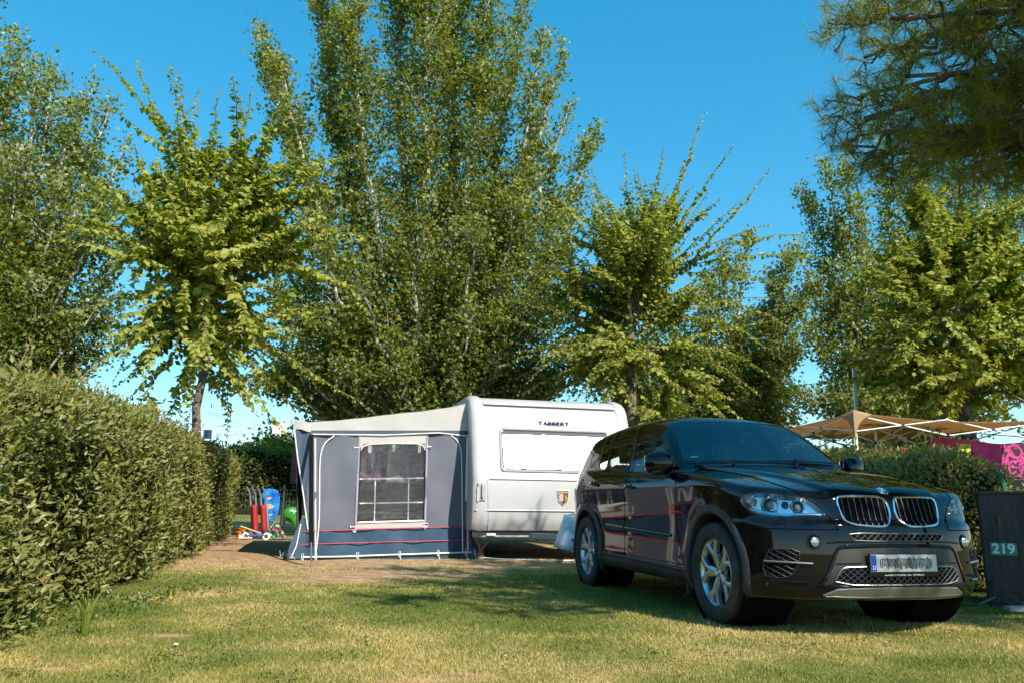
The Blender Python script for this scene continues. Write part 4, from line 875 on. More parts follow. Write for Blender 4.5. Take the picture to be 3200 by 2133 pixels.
k = long_shoot_tree('pollarded_tree', 'tall thin-trunked tree with long leafy shoots rising behind the left hedge', (-5.22, 13.3, 0), 4.9, .75, sh(13.3, [(292, 155, 0, .05), (430, 185, .4, .04), (553, 230, -.3, .03), (620, 280, .3, 0), (685, 275, -.2, 0), (790, 265, .5, .05), (300, 300, -.8, .06), (480, 330, .4, .03), (750, 300, -.7, .05), (200, 640, -.6, .12), (160, 740, .4, .15), (1120, 480, .3, .10), (1080, 545, -.6, .12), (1200, 740, -.5, .16), (1240, 865, .3, .18), (1180, 960, -.6, .2), (330, 870, .3, .12), (280, 1140, -.5, .22), (350, 1200, .2, .25), (440, 1000, -.6, .2), (440, 1060, .4, .1), (980, 700, -1.2, .12), (940, 560, -1, .1), (880, 1130, -.5, .2), (730, 1230, -.4, .25), (580, 1240, -.3, .25), (660, 1150, -.7, .3), (250, 420, .3, .06), (860, 380, .2, .05), (980, 420, -.4, .08)]), leaf=.132, nrand=230, rlen=(1.5, 4.1), biasx=.35, kx=1.1, upb=.18, trunk_r=.075, lean=(-.12, 0))
k += long_shoot_tree('pollarded_tree', 'wide drooping tree with long leafy shoots standing behind the caravan and car', (2.6, 17.0, 0), 4.9, .85, sh(17, [(2205, 345, 0, .02), (2075, 460, .3, .02), (1950, 465, -.3, .03), (1850, 510, .2, .05), (2290, 455, -.3, .02), (2415, 515, .3, -.06), (2410, 700, -.4, .08), (2560, 730, 0, .14), (2600, 810, .3, .14), (1560, 860, -.5, .14), (1640, 880, .5, .12), (2540, 1060, -.6, .25), (2450, 1120, -.8, .28), (2540, 1290, -.4, .32), (2380, 1240, -.9, .3), (1640, 1200, -.4, .25), (1720, 1100, -.8, .2), (1900, 1280, -.5, .3), (2150, 1280, -.8, .3), (1780, 610, -.5, .05), (2320, 620, -.6, .05), (1680, 640, .3, .08), (2460, 900, .5, .15), (2020, 560, .6, 0), (2140, 520, -.6, .02)]), leaf=.12, nrand=420, rlen=(1.5, 4.0), kx=1.3, trunk_r=.16, lean=(.05, 0))
k += long_shoot_tree('pollarded_tree', 'yellowish tree with long drooping shoots rising behind the pink cloth', (8.4, 14.6, 0), 4.4, .9, sh(14.6, [(2760, 560, 0, .1), (2850, 560, .3, .03), (2960, 580, 0, 0), (3060, 560, .2, 0), (3150, 600, 0, .02), (2680, 700, -.3, .1), (2700, 850, .3, .15), (2660, 980, 0, .2), (2740, 1120, -.5, .3), (2850, 1250, -.5, .35), (3000, 1280, -.6, .35), (3150, 1260, -.5, .35), (3260, 800, 0, .1), (2800, 1000, -.9, .25)]), leaf=.125, nrand=280, rlen=(1.2, 2.9), trunk_r=.14, lean=(0, 0))
print('shoot leaves', k)

# ---- stone pine reaching in from the right
M_needle = leaf_mat('pine_needle', [(0, (.09, .11, .012)), (.5, (.20, .24, .024)), (1, (.42, .45, .05))], transl=.36, rough=.4)
def pine():
    root = empty('pine_tree', (8.3, 3.0, 0), label='pine with long needles reaching into the photo from the upper right', cat='tree'); b0 = np.array(root.location)
    mb = MB(); tube_path(mb, wander((0, 0, -.2), (-.3, .3, 8.2), 8, .08), .24, .08, 12); T = []
    def branch(o, e, r, depth):
        Q = wander(o, e, 7, .05 * np.linalg.norm(np.array(e) - o) ** .5, bow=(0, 0, -.08)); tube_path(mb, Q, r, r * .35, 6); Ln = np.linalg.norm(np.array(e) - np.array(o)); d0 = unit(np.array(e) - np.array(o))
        if depth < 2:
            for i in range(int((6 if depth == 0 else 4.8) * Ln**.75) + 2):
                s_ = .25 + .75 * RNG.random(); f = s_ * 6; j = min(5, int(f)); p = Q[j] + (Q[j + 1] - Q[j]) * (f - j); d = unit(d0 * .8 + RNG.normal(size=3) * [.75, .75, .5]); l = (.62 if depth == 0 else .34) * (1.2 - .4 * s_) * RNG.uniform(.7, 1.2)
                branch(p, p + d * l, r * .4, depth + 1)
        if depth > 0: T.append((Q[-1], unit(Q[-1] - Q[-2] + [0, 0, .05])))
        if depth == 2: T.append((Q[3], unit(Q[4] - Q[2]) ))
    ends = [at(x, y, Y) for x, y, Y in [(2690, -40, 6.6), (2690, 60, 7.2), (2700, 180, 6.8), (2690, 300, 7.4), (2700, 370, 6.7), (2740, 410, 7.0), (2820, 440, 7.1), (2920, 480, 6.6), (2780, 60, 6.2), (2820, 240, 6.3), (2900, -120, 6.8), (3050, 100, 6.0), (2950, 400, 6.3), (3080, 470, 6.6), (3220, 500, 6.9), (2780, 150, 7.8), (2850, 420, 7.8), (2900, 120, 7.0), (2980, 250, 7.4), (3100, 250, 6.6), (3000, 450, 7.4), (2780, 330, 7.6), (3120, 20, 7.0)]]
    for e in ends:
        e = e - b0; o = np.array([-.2, .2, max(3.4, e[2] - RNG.uniform(-.2, .9))]); branch(o, e, .05, 0)
    for i in range(30):      # the rest of the crown, over and right of the camera
        e = np.array([RNG.uniform(3.7, 10.5), RNG.uniform(1.6, 6.8), 0]); lim = .74 * e[1] + 1.3; e[2] = RNG.uniform(max(4.0, lim), max(5.0, lim) + 2.2) if e[0] < .62 * e[1] + 1.2 or True else 5; e = e - b0; o = np.array([-.25, .25, min(8, max(3.8, e[2] - RNG.uniform(.1, 1.2)))]); branch(o, e, .05, 0)
    for i in range(15):      # limbs reaching out over the lawn, above the frame
        e = np.array([RNG.uniform(2.2, 4.2), RNG.uniform(2.6, 5.5), 0]); e[2] = max(4.3, .80 * e[1] + 1.45) + RNG.uniform(0, .8); e = e - b0; branch(np.array([-.25, .25, RNG.uniform(4.2, 5.6)]), e, .055, 0)
    mb.build('trunk', M_bark, root, True); T0 = np.array([t[0] for t in T]); T1 = np.array([t[1] for t in T]); print('pine tufts', len(T))
    near = np.array([(p + b0)[1] > 4.8 and (p + b0)[0] < 6.6 for p in T0]); rep = np.where(near, 30, 14); I = np.repeat(np.arange(len(T)), rep); n = len(I); s_ = RNG.random(n)
    P = T0[I] - T1[I] * (s_ * .13)[:, None]; A = unit(T1[I] * .75 + RNG.normal(size=(n, 3)) * .62 + [0, 0, .12]); L = .14 + .08 * RNG.random(n); w_ = np.where(near[I], .0021, .006); S = unit(np.cross(A, rdir(n))) * w_[:, None]; tip = P + A * L[:, None] + np.array([0, 0, -.018])
    V = np.stack([P - S, P + S, tip], 1).reshape(-1, 3); o = raw_mesh('needles', V, np.arange(n * 3).reshape(n, 3), M_needle, root); ti = np.clip(np.repeat(RNG.random(len(T)) * .6, rep) + RNG.random(n) * .3, 0, 1).astype(np.float32)
    a_ = o.data.attributes.new('tint', 'FLOAT', 'POINT'); a_.data.foreach_set('value', np.repeat(ti, 3)); print('needles', n)
pine()

# ---- hedges
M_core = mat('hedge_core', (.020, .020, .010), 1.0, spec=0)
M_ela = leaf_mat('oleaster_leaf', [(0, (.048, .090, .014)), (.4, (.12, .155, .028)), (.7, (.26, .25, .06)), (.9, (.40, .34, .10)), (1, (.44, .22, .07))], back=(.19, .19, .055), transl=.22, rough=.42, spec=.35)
M_grn = leaf_mat('hedge_green_leaf', [(0, (.065, .12, .014)), (.5, (.18, .24, .03)), (.85, (.33, .38, .055)), (1, (.3, .14, .06))], back=(.10, .14, .04), transl=.35, rough=.38)
def hedge(name, label, path, w, hf, leafL, n, mt, zb=0.05, aspect=.42, shoots=0, near_bias=1.0, group=None, cat='hedge', core=True, fresh=0):
    path = [np.array(p, float) for p in path]; seg = [np.linalg.norm(b - a) for a, b in zip(path[:-1], path[1:])]; tot = sum(seg)
    root = empty(name, (path[0][0], path[0][1], 0), label=label, cat=cat, group=group); b0 = np.array([path[0][0], path[0][1], 0])
    def pos(s):
        s = np.asarray(s) * tot; P = np.zeros((len(s), 2)); Dr = np.zeros((len(s), 2)); acc = 0
        for a, b, l in zip(path[:-1], path[1:], seg):
            m_ = (s >= acc) & (s <= acc + l + 1e-9); t = (s[m_] - acc) / l; P[m_] = a + (b - a) * t[:, None]; Dr[m_] = (b - a) / l; acc += l
        return P, Dr
    def surf(s, v, inset=0):
        """v runs 0 (foot of the right side) .. over the top .. 1 (foot of the left side)"""
        P, Dr = pos(s); Nr = np.stack([Dr[:, 1], -Dr[:, 0]], 1); H_ = hf(s) - inset; hw = w / 2 - inset; peri = 2 * H_ + 2 * hw; d = v * peri
        off = np.where(d < H_, hw, np.where(d < H_ + 2 * hw, hw - (d - H_), -hw)); z = np.where(d < H_, d, np.where(d < H_ + 2 * hw, H_, peri - d))
        nx_ = np.where(d < H_, 1, np.where(d < H_ + 2 * hw, 0, -1.)); nz_ = 1.0 * ((d >= H_) & (d < H_ + 2 * hw))
        cr = np.clip((z - (H_ - .28)) / .28, 0, 1); off = off * (1 - .22 * cr**2); z = z - .10 * np.clip((np.abs(off) / hw), 0, 1)**4 * (z > H_ - .3)
        bul = .26 * (vnoise(s * tot, z + off, 1.3, 3) - .5) + .13 * (vnoise(s * tot, z - off, 4.0, 8) - .5)
        X = np.stack([P[:, 0] + Nr[:, 0] * (off + nx_ * bul), P[:, 1] + Nr[:, 1] * (off + nx_ * bul), z + nz_ * bul], 1); Nn = unit(np.stack([Nr[:, 0] * nx_, Nr[:, 1] * nx_, nz_ + .0], 1) + np.stack([Nr[:, 0] * off / hw * cr * .8, Nr[:, 1] * off / hw * cr * .8, cr * .6], 1)); return X - b0, Nn, Dr
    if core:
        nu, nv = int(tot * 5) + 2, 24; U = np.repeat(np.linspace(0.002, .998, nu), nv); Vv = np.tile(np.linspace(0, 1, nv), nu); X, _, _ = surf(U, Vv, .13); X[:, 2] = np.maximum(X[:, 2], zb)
        idx = np.arange(nu * nv).reshape(nu, nv); Fq = np.stack([idx[:-1, :-1], idx[1:, :-1], idx[1:, 1:], idx[:-1, 1:]], -1).reshape(-1, 4).tolist(); Fq += [tuple(idx[0]), tuple(idx[-1][::-1])]; raw_mesh('shade_core', X, Fq, M_core, root)  # solid dark hull added inside the leaves to block light, not real branches
    s = RNG.random(n)**near_bias; v = RNG.random(n); X, Nn, Dr = surf(s, v); dpt = RNG.random(n)**1.6 * .16; X = X - Nn * dpt[:, None] + RNG.normal(size=X.shape) * .025
    ends = int(n * w / (tot + w) * .55); P0, D0 = pos(np.zeros(ends)); H0 = hf(np.zeros(1))[0]; Nr = np.stack([D0[:, 1], -D0[:, 0]], 1); oo = RNG.uniform(-1, 1, ends) * w / 2 * .95; zz = RNG.random(ends) * (H0 - .06)
    eX = np.stack([P0[:, 0] + Nr[:, 0] * oo - D0[:, 0] * (.10 - .12 * np.abs(oo)) , P0[:, 1] + Nr[:, 1] * oo - D0[:, 1] * (.10 - .12 * np.abs(oo)), zz], 1) - b0 + RNG.normal(size=(ends, 3)) * .05; eN = np.stack([-D0[:, 0], -D0[:, 1], np.zeros(ends)], 1)
    X = np.concatenate([X, eX]); Nn = np.concatenate([Nn, eN]); s = np.concatenate([s, np.zeros(ends)]); n = len(X); keep = X[:, 2] > zb; X, Nn, s = X[keep], Nn[keep], s[keep]; n = len(X)
    cl = vnoise(s * tot, X[:, 2] * 1.0, 3.2, 11); A = unit(Nn * .55 + RNG.normal(size=X.shape) * .62 + [0, 0, .45]); Nf = unit(Nn * .7 + [0, 0, .75] + RNG.normal(size=X.shape) * .55)
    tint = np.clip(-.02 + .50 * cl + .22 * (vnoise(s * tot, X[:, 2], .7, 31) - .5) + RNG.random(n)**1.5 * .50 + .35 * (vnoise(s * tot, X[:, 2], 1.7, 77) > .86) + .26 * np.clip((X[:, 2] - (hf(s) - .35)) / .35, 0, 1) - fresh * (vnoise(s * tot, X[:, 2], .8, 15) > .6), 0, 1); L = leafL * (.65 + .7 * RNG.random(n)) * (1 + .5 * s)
    P_, A_, N_, L_, T_ = [X], [A], [Nf], [L], [tint]
    if shoots:
        mb = MB()
        for i in range(shoots):
            ss = np.array([RNG.random()**near_bias]); x, nn, dd = surf(ss, np.array([RNG.uniform(.36, .62)])); d = unit(np.array([RNG.normal() * .35, RNG.normal() * .35, 1.0])); l = RNG.uniform(.12, .32); e = x[0] + d * l; tube_path(mb, np.array([x[0] - d * .05, e]), .004, .002, 4); q = 10
            tt = RNG.random(q); P_.append(x[0] + d * (l * tt)[:, None]); A_.append(unit(RNG.normal(size=(q, 3)) * .6 + d)); N_.append(rdir(q, .5)); L_.append(np.full(q, leafL * .85)); T_.append(np.clip(.5 + .4 * RNG.random(q), 0, 1))
        tag(mb.build('shoots', M_twig, root), kind='stuff')
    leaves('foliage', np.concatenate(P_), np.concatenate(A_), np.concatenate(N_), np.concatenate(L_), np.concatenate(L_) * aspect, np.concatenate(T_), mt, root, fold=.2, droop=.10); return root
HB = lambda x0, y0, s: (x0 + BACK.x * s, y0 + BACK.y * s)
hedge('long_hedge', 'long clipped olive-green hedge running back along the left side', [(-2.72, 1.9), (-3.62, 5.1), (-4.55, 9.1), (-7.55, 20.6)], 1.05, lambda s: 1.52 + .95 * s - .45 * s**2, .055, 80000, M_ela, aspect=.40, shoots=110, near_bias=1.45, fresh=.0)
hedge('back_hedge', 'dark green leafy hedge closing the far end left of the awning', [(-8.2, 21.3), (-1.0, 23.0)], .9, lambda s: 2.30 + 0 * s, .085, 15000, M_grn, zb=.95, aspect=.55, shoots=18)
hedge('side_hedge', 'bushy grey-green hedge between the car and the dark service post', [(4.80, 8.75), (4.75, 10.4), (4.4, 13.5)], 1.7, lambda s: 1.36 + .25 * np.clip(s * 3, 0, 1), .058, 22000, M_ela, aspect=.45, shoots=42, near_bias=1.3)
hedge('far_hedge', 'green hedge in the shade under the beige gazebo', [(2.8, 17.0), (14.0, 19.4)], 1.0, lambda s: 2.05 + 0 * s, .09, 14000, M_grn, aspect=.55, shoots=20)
def weed(loc, lab, n, hgt, spread, mt=None, wide=.02, cat='weed'):
    root = empty('grass_tuft', loc, label=lab, cat=cat); mb = MB()
    for i in range(n):
        a = rnd.random() * 6.28; l = hgt * rnd.uniform(.5, 1.1); sx = spread * rnd.uniform(.3, 1); P = [(.02 * math.cos(a), .02 * math.sin(a), 0), (sx * .4 * math.cos(a), sx * .4 * math.sin(a), l * .6), (sx * math.cos(a), sx * math.sin(a), l * .95), (sx * 1.35 * math.cos(a), sx * 1.35 * math.sin(a), l * .85)]
        q = Vector((-math.sin(a), math.cos(a), 0)) * wide / 2; b_ = len(mb.V)
        for t, p in enumerate(P): w_ = (1, .9, .6, .05)[t]; mb.V += [tuple(Vector(p) - q * w_), tuple(Vector(p) + q * w_)]
        for t in range(3): mb.F.append((b_ + 2 * t, b_ + 2 * t + 1, b_ + 2 * t + 3, b_ + 2 * t + 2)); mb.M.append(0)
    o = mb.build('blades', M_blade, root, recalc=False); at_ = o.data.attributes.new('tint', 'FLOAT', 'POINT'); at_.data.foreach_set('value', [rnd.uniform(.1, .5)] * len(o.data.vertices))
weed((-2.72, 5.35, 0), 'tuft of long green grass growing out of the left hedge foot', 26, .30, .22, wide=.008)
weed((-3.0, 5.9, 0), 'low grass tuft at the hedge foot behind the longer tuft', 22, .18, .15, wide=.008)
weed((4.0, 6.3, 0), 'grass tuft beside the dark service post', 30, .22, .20, wide=.009); weed((3.7, 5.35, 0), 'grass tuft in the lawn in front of the service post', 26, .16, .16, wide=.008)
weed((.02, 13.55, 0), 'sparse weed growing in front of the caravan underside', 9, .45, .18, wide=.02)
def ground_leaves(name, lab, c, n, rx, ry):
    X = RNG.normal(size=(n, 3)) * [rx, ry, .03] + [0, 0, .03]; X[:, 2] = np.abs(X[:, 2]); o = leaves(name, X, rdir(n, .3), rdir(n, 1.4), .035, .026, RNG.random(n) * .6, M_grn); o.location = c; tag(o, lab, 'ground cover', kind='stuff')

X_ = []; 
for i in range(60):
    y = RNG.uniform(4.0, 9.5); x = RNG.uniform(-.62, .5) * y; k_ = int(RNG.integers(12, 46)); X_.append(np.stack([x + RNG.normal(size=k_) * .07, y + RNG.normal(size=k_) * .09, .012 + .014 * RNG.random(k_)], 1))
X_ = np.concatenate(X_); o = leaves('clover', X_, rdir(len(X_), .1), rdir(len(X_), 2.0), .020, .017, .35 + .35 * RNG.random(len(X_)), M_grn); tag(o, 'small clover and weed leaves spread through the lawn', 'clover', kind='stuff')
ground_leaves('ground_ivy', 'broad-leaved weeds creeping out from the left hedge foot', (-3.15, 6.6, 0), 700, .18, 1.1)

hedge('tree_line', None, [(-60, 62), (60, 66)], 6, lambda s: 4.2 + 1.6 * np.sin(s * 40) * np.sin(s * 23), .5, 9000, M_grn, aspect=.6)
tl0 = [o for o in scene.objects if o.name == 'tree_line'][0]; tag(tl0, 'hazy line of trees far beyond the campsite', 'trees', kind='stuff')
# ================================================================ caravan
ZAX = Vector((0, 0, 1))
CO = Vector((-.58, 12.62, 0))
cv = empty('caravan', CO, .2393, label='white touring caravan with a silver-blinded front window beside the awning', cat='caravan')   # local x = across, y = back
M_cv = noisy(mat('caravan_white', (.43, .43, .42), .38, coat=.1), (.36, .36, .35), (.41, .41, .40), 1.2, 5, lo=.3, hi=.6)
M_cvgrey = mat('caravan_grey_plastic', (.33, .34, .34), .45)
M_seal = mat('rubber_seal', (.05, .05, .055), .6)
M_foil = noisy(mat('silver_blind', (.80, .80, .80), .32, .55), (.72, .73, .74), (.86, .86, .86), 5, 5, .35, 7)
PR = herm([.40, .46, .52, .78, 1.0, 1.25, 1.27, 1.40, 1.75, 2.09, 2.30, 2.48, 2.56, 2.62, 2.66], [.16, .09, .045, .0, .0, .02, .022, .08, .175, .285, .36, .44, .52, .64, .85])
def cvo(z, o=0): return float(PR(z)) - o
W_ = 2.77
mb = MB(); zs = list(np.linspace(.46, 1.25, 9)) + [1.30, 1.40, 1.6, 1.8, 2.0, 2.2, 2.4, 2.48]
# front panel between the side mouldings
zz_ = zs + [2.54, 2.60, 2.64]
mb.grid(lambda u, v: (.20 + 2.37 * u, cvo(zz_[int(round(v * (len(zz_) - 1)))]) , zz_[int(round(v * (len(zz_) - 1)))]), 6, len(zz_) - 1)
zr = 2.66
V = [(.02, .85, zr), (W_ - .02, .85, zr), (W_ - .02, 6.2, zr), (.02, 6.2, zr)]; mb.add(V, [(0, 1, 2, 3)])
for x in (.03, W_ - .03):
    P = [(x, cvo(z) + .02, z) for z in zz_] + [(x, .85, zr), (x, 6.2, zr), (x, 6.3, 2.4), (x, 6.3, .46)]; mb.add(P, [tuple(range(len(P)))])
mb.add([(.03, 6.3, .46), (W_ - .03, 6.3, .46), (W_ - .03, 6.3, 2.4), (.03, 6.3, 2.4), (W_ - .03, 6.2, zr), (.03, 6.2, zr)], [(0, 1, 2, 3), (3, 2, 4, 5)]); mb.add([(.03, .1, .46), (W_ - .03, .1, .46), (W_ - .03, 6.3, .46), (.03, 6.3, .46)], [(0, 1, 2, 3)])
mb.build('body', M_cv, cv, True, recalc=True)
# rounded side mouldings running up the front corners and over the roof edge
for x0, sg in ((0, 1), (W_, -1)):
    mb = MB(); zz2 = [.47, .52, .6, .78, 1.0, 1.25, 1.4, 1.6, 1.8, 2.0, 2.2, 2.35, 2.45, 2.54, 2.60, 2.64, 2.67]; sec = [(0, .22), (-.004, .10), (.0, .035), (.03, .0), (.08, -.022), (.15, -.022), (.205, -.012), (.215, .012)]; rows = []
    for i, z in enumerate(zz2):
        z0, z1 = zz2[max(i - 1, 0)], zz2[min(i + 1, len(zz2) - 1)]; t = Vector((0, cvo(z1) - cvo(z0), z1 - z0)).normalized(); nrm = Vector((0, -t.z, t.y)); c = Vector((x0, cvo(z), z)); wd = 1.0 + .18 * max(0, (1.4 - z))
        rows.append([c + Vector((sg * a * wd, 0, 0)) + nrm * (-b_) for a, b_ in sec])
    for y in (1.2, 3, 6.2): rows.append([Vector((x0 + sg * a, y, 2.675 - b_)) for a, b_ in sec])
    n = len(sec); V = [tuple(v) for r in rows for v in r]; F = [(i * n + k, i * n + k + 1, (i + 1) * n + k + 1, (i + 1) * n + k) for i in range(len(rows) - 1) for k in range(n - 1)]
    mb.add(V, F).build('corner_moulding', M_cv, cv, True)
    mb = MB(); mb.tube([(x0 + sg * .222 * (1 + .18 * max(0, 1.4 - z)), cvo(z) - .004, z) for z in zz2[:-3]], .006, 6); mb.build('corner_seal', M_cvgrey, cv, True)
    mb = MB(); mb.lathe([(0, -.012), (.012, -.012), (.022, -.006), (.024, .006)], 14, 'y', (x0 + sg * .13, cvo(2.60) - .015, 2.605)); mb.build('marker_lamp', M_cvgrey, cv, True)
mb = MB()
mb.tube([(.24, cvo(2.475) - .006, 2.475), (W_ - .24, cvo(2.475) - .006, 2.475)], .007, 6); mb.build('panel_seam', M_seal, cv, True); mb = MB(); mb.tube([(.26, cvo(1.254) - .002, 1.254), (W_ - .26, cvo(1.254) - .002, 1.254)], .008, 6); mb.build('panel_seam', M_seal, cv, True); mb = MB(); mb.tube([(.29, .03, .47), (W_ - .29, .03, .47)], .006, 6); mb.build('panel_seam', M_seal, cv, True)
mb = MB(); mb.tube([(.23, cvo(2.50) - .018, 2.505), (W_ - .23, cvo(2.50) - .018, 2.505)], .018, 8); mb.build('roof_moulding', M_cv, cv, True)
mb = MB(); mb.bar((.03, -.012, .776), (W_ - .03, -.012, .776), .02, .022); mb.build('front_crease', M_cv, cv, bevel=.008)
# window
def cwin(name, x0, x1, z0, z1, o, r, mt, par, wave=0, nx_=1):
    P = []
    for cx_, cz_, a0 in ((x1 - r, z1 - r, 0), (x0 + r, z1 - r, 90), (x0 + r, z0 + r, 180), (x1 - r, z0 + r, 270)):
        for k in range(5): a = R(a0 + 22.5 * k); P.append((cx_ + r * math.cos(a), cz_ + r * math.sin(a)))
    V2, F = fill2d([tuple(p) for p in resample([(p[0], p[1], 0) for p in P], .10, True)] if False else P, .09); V = [(p[0], cvo(p[1]) - o, p[1]) for p in V2]; return raw_mesh(name, V, F, mt, par, True), P
wi = empty('front_window'); wi.parent = cv
fo, P = cwin('window_blind', .475, 2.335, 1.395, 2.085, .006, .05, M_foil, wi)
mb = MB(); mb.tube([(p[0], cvo(p[1]) - .012, p[1]) for p in P], .024, 8, True); mb.build('window_frame', M_cvgrey, wi, True)
mb = MB(); mb.tube([(p[0] + (.028 if p[0] < 1.4 else -.028), cvo(p[1]) - .022, p[1] + (.028 if p[1] < 1.7 else -.028)) for p in P], .009, 6, True); mb.build('window_seal', M_seal, wi, True)
cwin('window_pane', .50, 2.31, 1.42, 2.06, .028, .04, M_lens, wi)
mb = MB(); mb.bar((.50, cvo(2.02) - .018, 2.025), (2.31, cvo(2.02) - .018, 2.025), .045, .012, up=(0, -1, .3)); mb.build('blind_cassette', M_seal, wi)
for x in (.83, 1.42, 2.0): MB().box((x, cvo(1.44) - .04, 1.435), (.10, .02, .016)).box((x + .02, cvo(1.45) - .045, 1.45), (.035, .02, .03)).build('window_catch', M_cvgrey, wi, bevel=.004)
MB().box((.06 + .07, -.028, 1.06), (.125, .03, .285)).build('grab_handle_plate', M_cvgrey, cv, bevel=.012); mb = MB(); mb.tube([(.135, -.045, .95), (.135, -.075, .98), (.135, -.075, 1.15), (.135, -.045, 1.18)], .014, 8); mb.build('grab_handle', M_cv, cv, True)
MB().box((.075, -.03, 1.02), (.03, .02, .22)).build('handle_reflector', M_white, cv, bevel=.004)
M_txt = mat('caravan_lettering', (.004, .016, .06), .9, spec=0)
tz = 2.20; dn = (cvo(tz + .05) - cvo(tz - .05)) / .1
Mt = Matrix.Translation((1.41, cvo(tz) - .022, tz)) @ Matrix.Rotation(math.pi / 2 - math.atan(dn), 4, 'X')
text_mesh('caravan_name', 'TABBERT', .098, M_txt, cv, Mt, .006, xs=1.36, bold=.0008)
# shield badge: crown, chequered half and lion half
bd = empty('shield_badge', (1.475, -.012, .985)); bd.parent = cv
def flat(mb, pts, d, m=0): mb.prism([(p[0], p[1]) for p in pts], lambda p: (p[0], -d, p[1]), lambda p: (p[0], 0, p[1]), m)
SHD = [(-.100, .125), (.100, .125), (.095, .05), (.078, -.06), (.0, -.125), (-.078, -.06), (-.095, .05)]
mb = MB(); flat(mb, SHD, .006); mb.build('badge_rim', M_chrome, bd, bevel=.002)
mb = MB(); flat(mb, [(x * .88, z * .90) for x, z in SHD], .009); mb.build('badge_field', mat('badge_maroon', (.13, .025, .02), .35), bd)
M_gold = mat('badge_gold', (.55, .40, .14), .35, .6)
mb = MB()
for i in range(4):
    for j in range(7):
        x0 = -.068 + i * .017; z0 = .045 - j * .017
        if (i + j) % 2 == 0 and z0 > -.08 + abs(x0) * .2: flat(mb, [(x0, z0), (x0 + .016, z0), (x0 + .016, z0 + .016), (x0, z0 + .016)], .0105)
mb.build('badge_chequers', M_white, bd)
mb = MB(); flat(mb, [(-.08, .068), (.08, .068), (.085, .112), (.06, .092), (.045, .112), (.025, .092), (0, .115), (-.025, .092), (-.045, .112), (-.06, .092), (-.085, .112)], .0112); flat(mb, [(.02, -.06), (.034, -.04), (.03, -.01), (.022, .012), (.03, .034), (.048, .042), (.056, .03), (.048, .018), (.056, .004), (.066, .01), (.068, -.004), (.052, -.016), (.054, -.036), (.062, -.05), (.046, -.056), (.042, -.038), (.036, -.06)], .0112); mb.build('badge_crown', M_gold, bd)
# chassis, corner steady, wheels, scratches
mb = MB(); mb.box((W_ / 2, .22, .40), (W_ - .10, .10, .09)); mb.box((W_ / 2, 3.2, .36), (W_ - .5, 5.6, .10)); mb.box((1.9, .4, .33), (1.5, .2, .10)); mb.build('chassis', M_cvgrey, cv, bevel=.012)
MB().box((.33, .150, .405), (.15, .03, .05)).build('side_lamp', M_white, cv, bevel=.008)
for x in (.25, W_ - .25):
    mb = MB(); mb.bar((x - .12, .35, .36), (x, .55, .12), .035, .02); mb.bar((x + .12, .35, .36), (x, .55, .12), .035, .02); mb.lathe([(.06, -.12), (.055, -.02), (.03, .02), (.02, .14)], 10, 'z', (x, .55, .12)); mb.build('corner_steady', mat('rusty_steel', (.22, .17, .13), .7, .3) if 'rusty_steel' not in D.materials else D.materials['rusty_steel'], cv, bevel=.004)
for x in (.25, W_ - .25):
    mb = MB(); mb.lathe([(0, -.09), (.20, -.09), (.32, -.085), (.33, 0), (.32, .085), (.2, .09), (0, .09)], 28, 'x', (x, 3.4, .33)); mb.build('wheel', M_tyre, cv, True)
for y0 in (-.55,):
    mb = MB(); mb.bar((W_ / 2 - .45, .3, .38), (W_ / 2, -1.0, .40), .05, .08); mb.bar((W_ / 2 + .45, .3, .38), (W_ / 2, -1.0, .40), .05, .08); mb.bar((W_ / 2, -.9, .40), (W_ / 2, -1.35, .42), .06, .08); mb.tube([(W_ / 2 + .08, -.8, .75), (W_ / 2 + .08, -.8, .10)], .024, 10); mb.lathe([(.10, -.03), (.10, .03)], 18, 'x', (W_ / 2 + .08, -.8, .10)); mb.build('drawbar', M_cvgrey, cv, bevel=.004)
mb = MB()
for a, b_ in (((.42, 2.155), (.60, 2.215)), ((.27, 2.065), (.42, 2.10)), ((.43, 2.17), (.55, 2.175))): mb.bar((a[0], cvo(a[1]) - .003, a[1]), (b_[0], cvo(b_[1]) - .003, b_[1]), .022, .003, up=(0, -1, 0))
mb.build('scuff_marks', noisy(mat('scuff', (.5, .42, .33), .8), (.38, .33, .27), (.68, .66, .62), 30, 4), cv)
# plastic hitch cover draped over the drawbar behind the car
mb = MB()
def hc(u, v):
    a = (u - .5) * 2 * 2.3; r = .17 + .16 * v + .03 * math.sin(u * 22) * v; return (.93 + r * math.sin(a) * .9, 11.55 - r * math.cos(a) * .8, .72 - .46 * v + .02 * math.sin(u * 9))
mb.grid(hc, 36, 6); mb.grid(lambda u, v: (.93 + .17 * v * math.sin((u - .5) * 6.28) * .9, 11.55 - .17 * v * math.cos((u - .5) * 6.28) * .8, .72 + .05 * (1 - v)), 24, 3)
hc_ = mb.build('hitch_cover', mat('pale_tarp', (.55, .60, .66), .35), smooth=True, solid=.004); tag(hc_, 'pale plastic cover over the drawbar behind the rear of the car', 'cover')

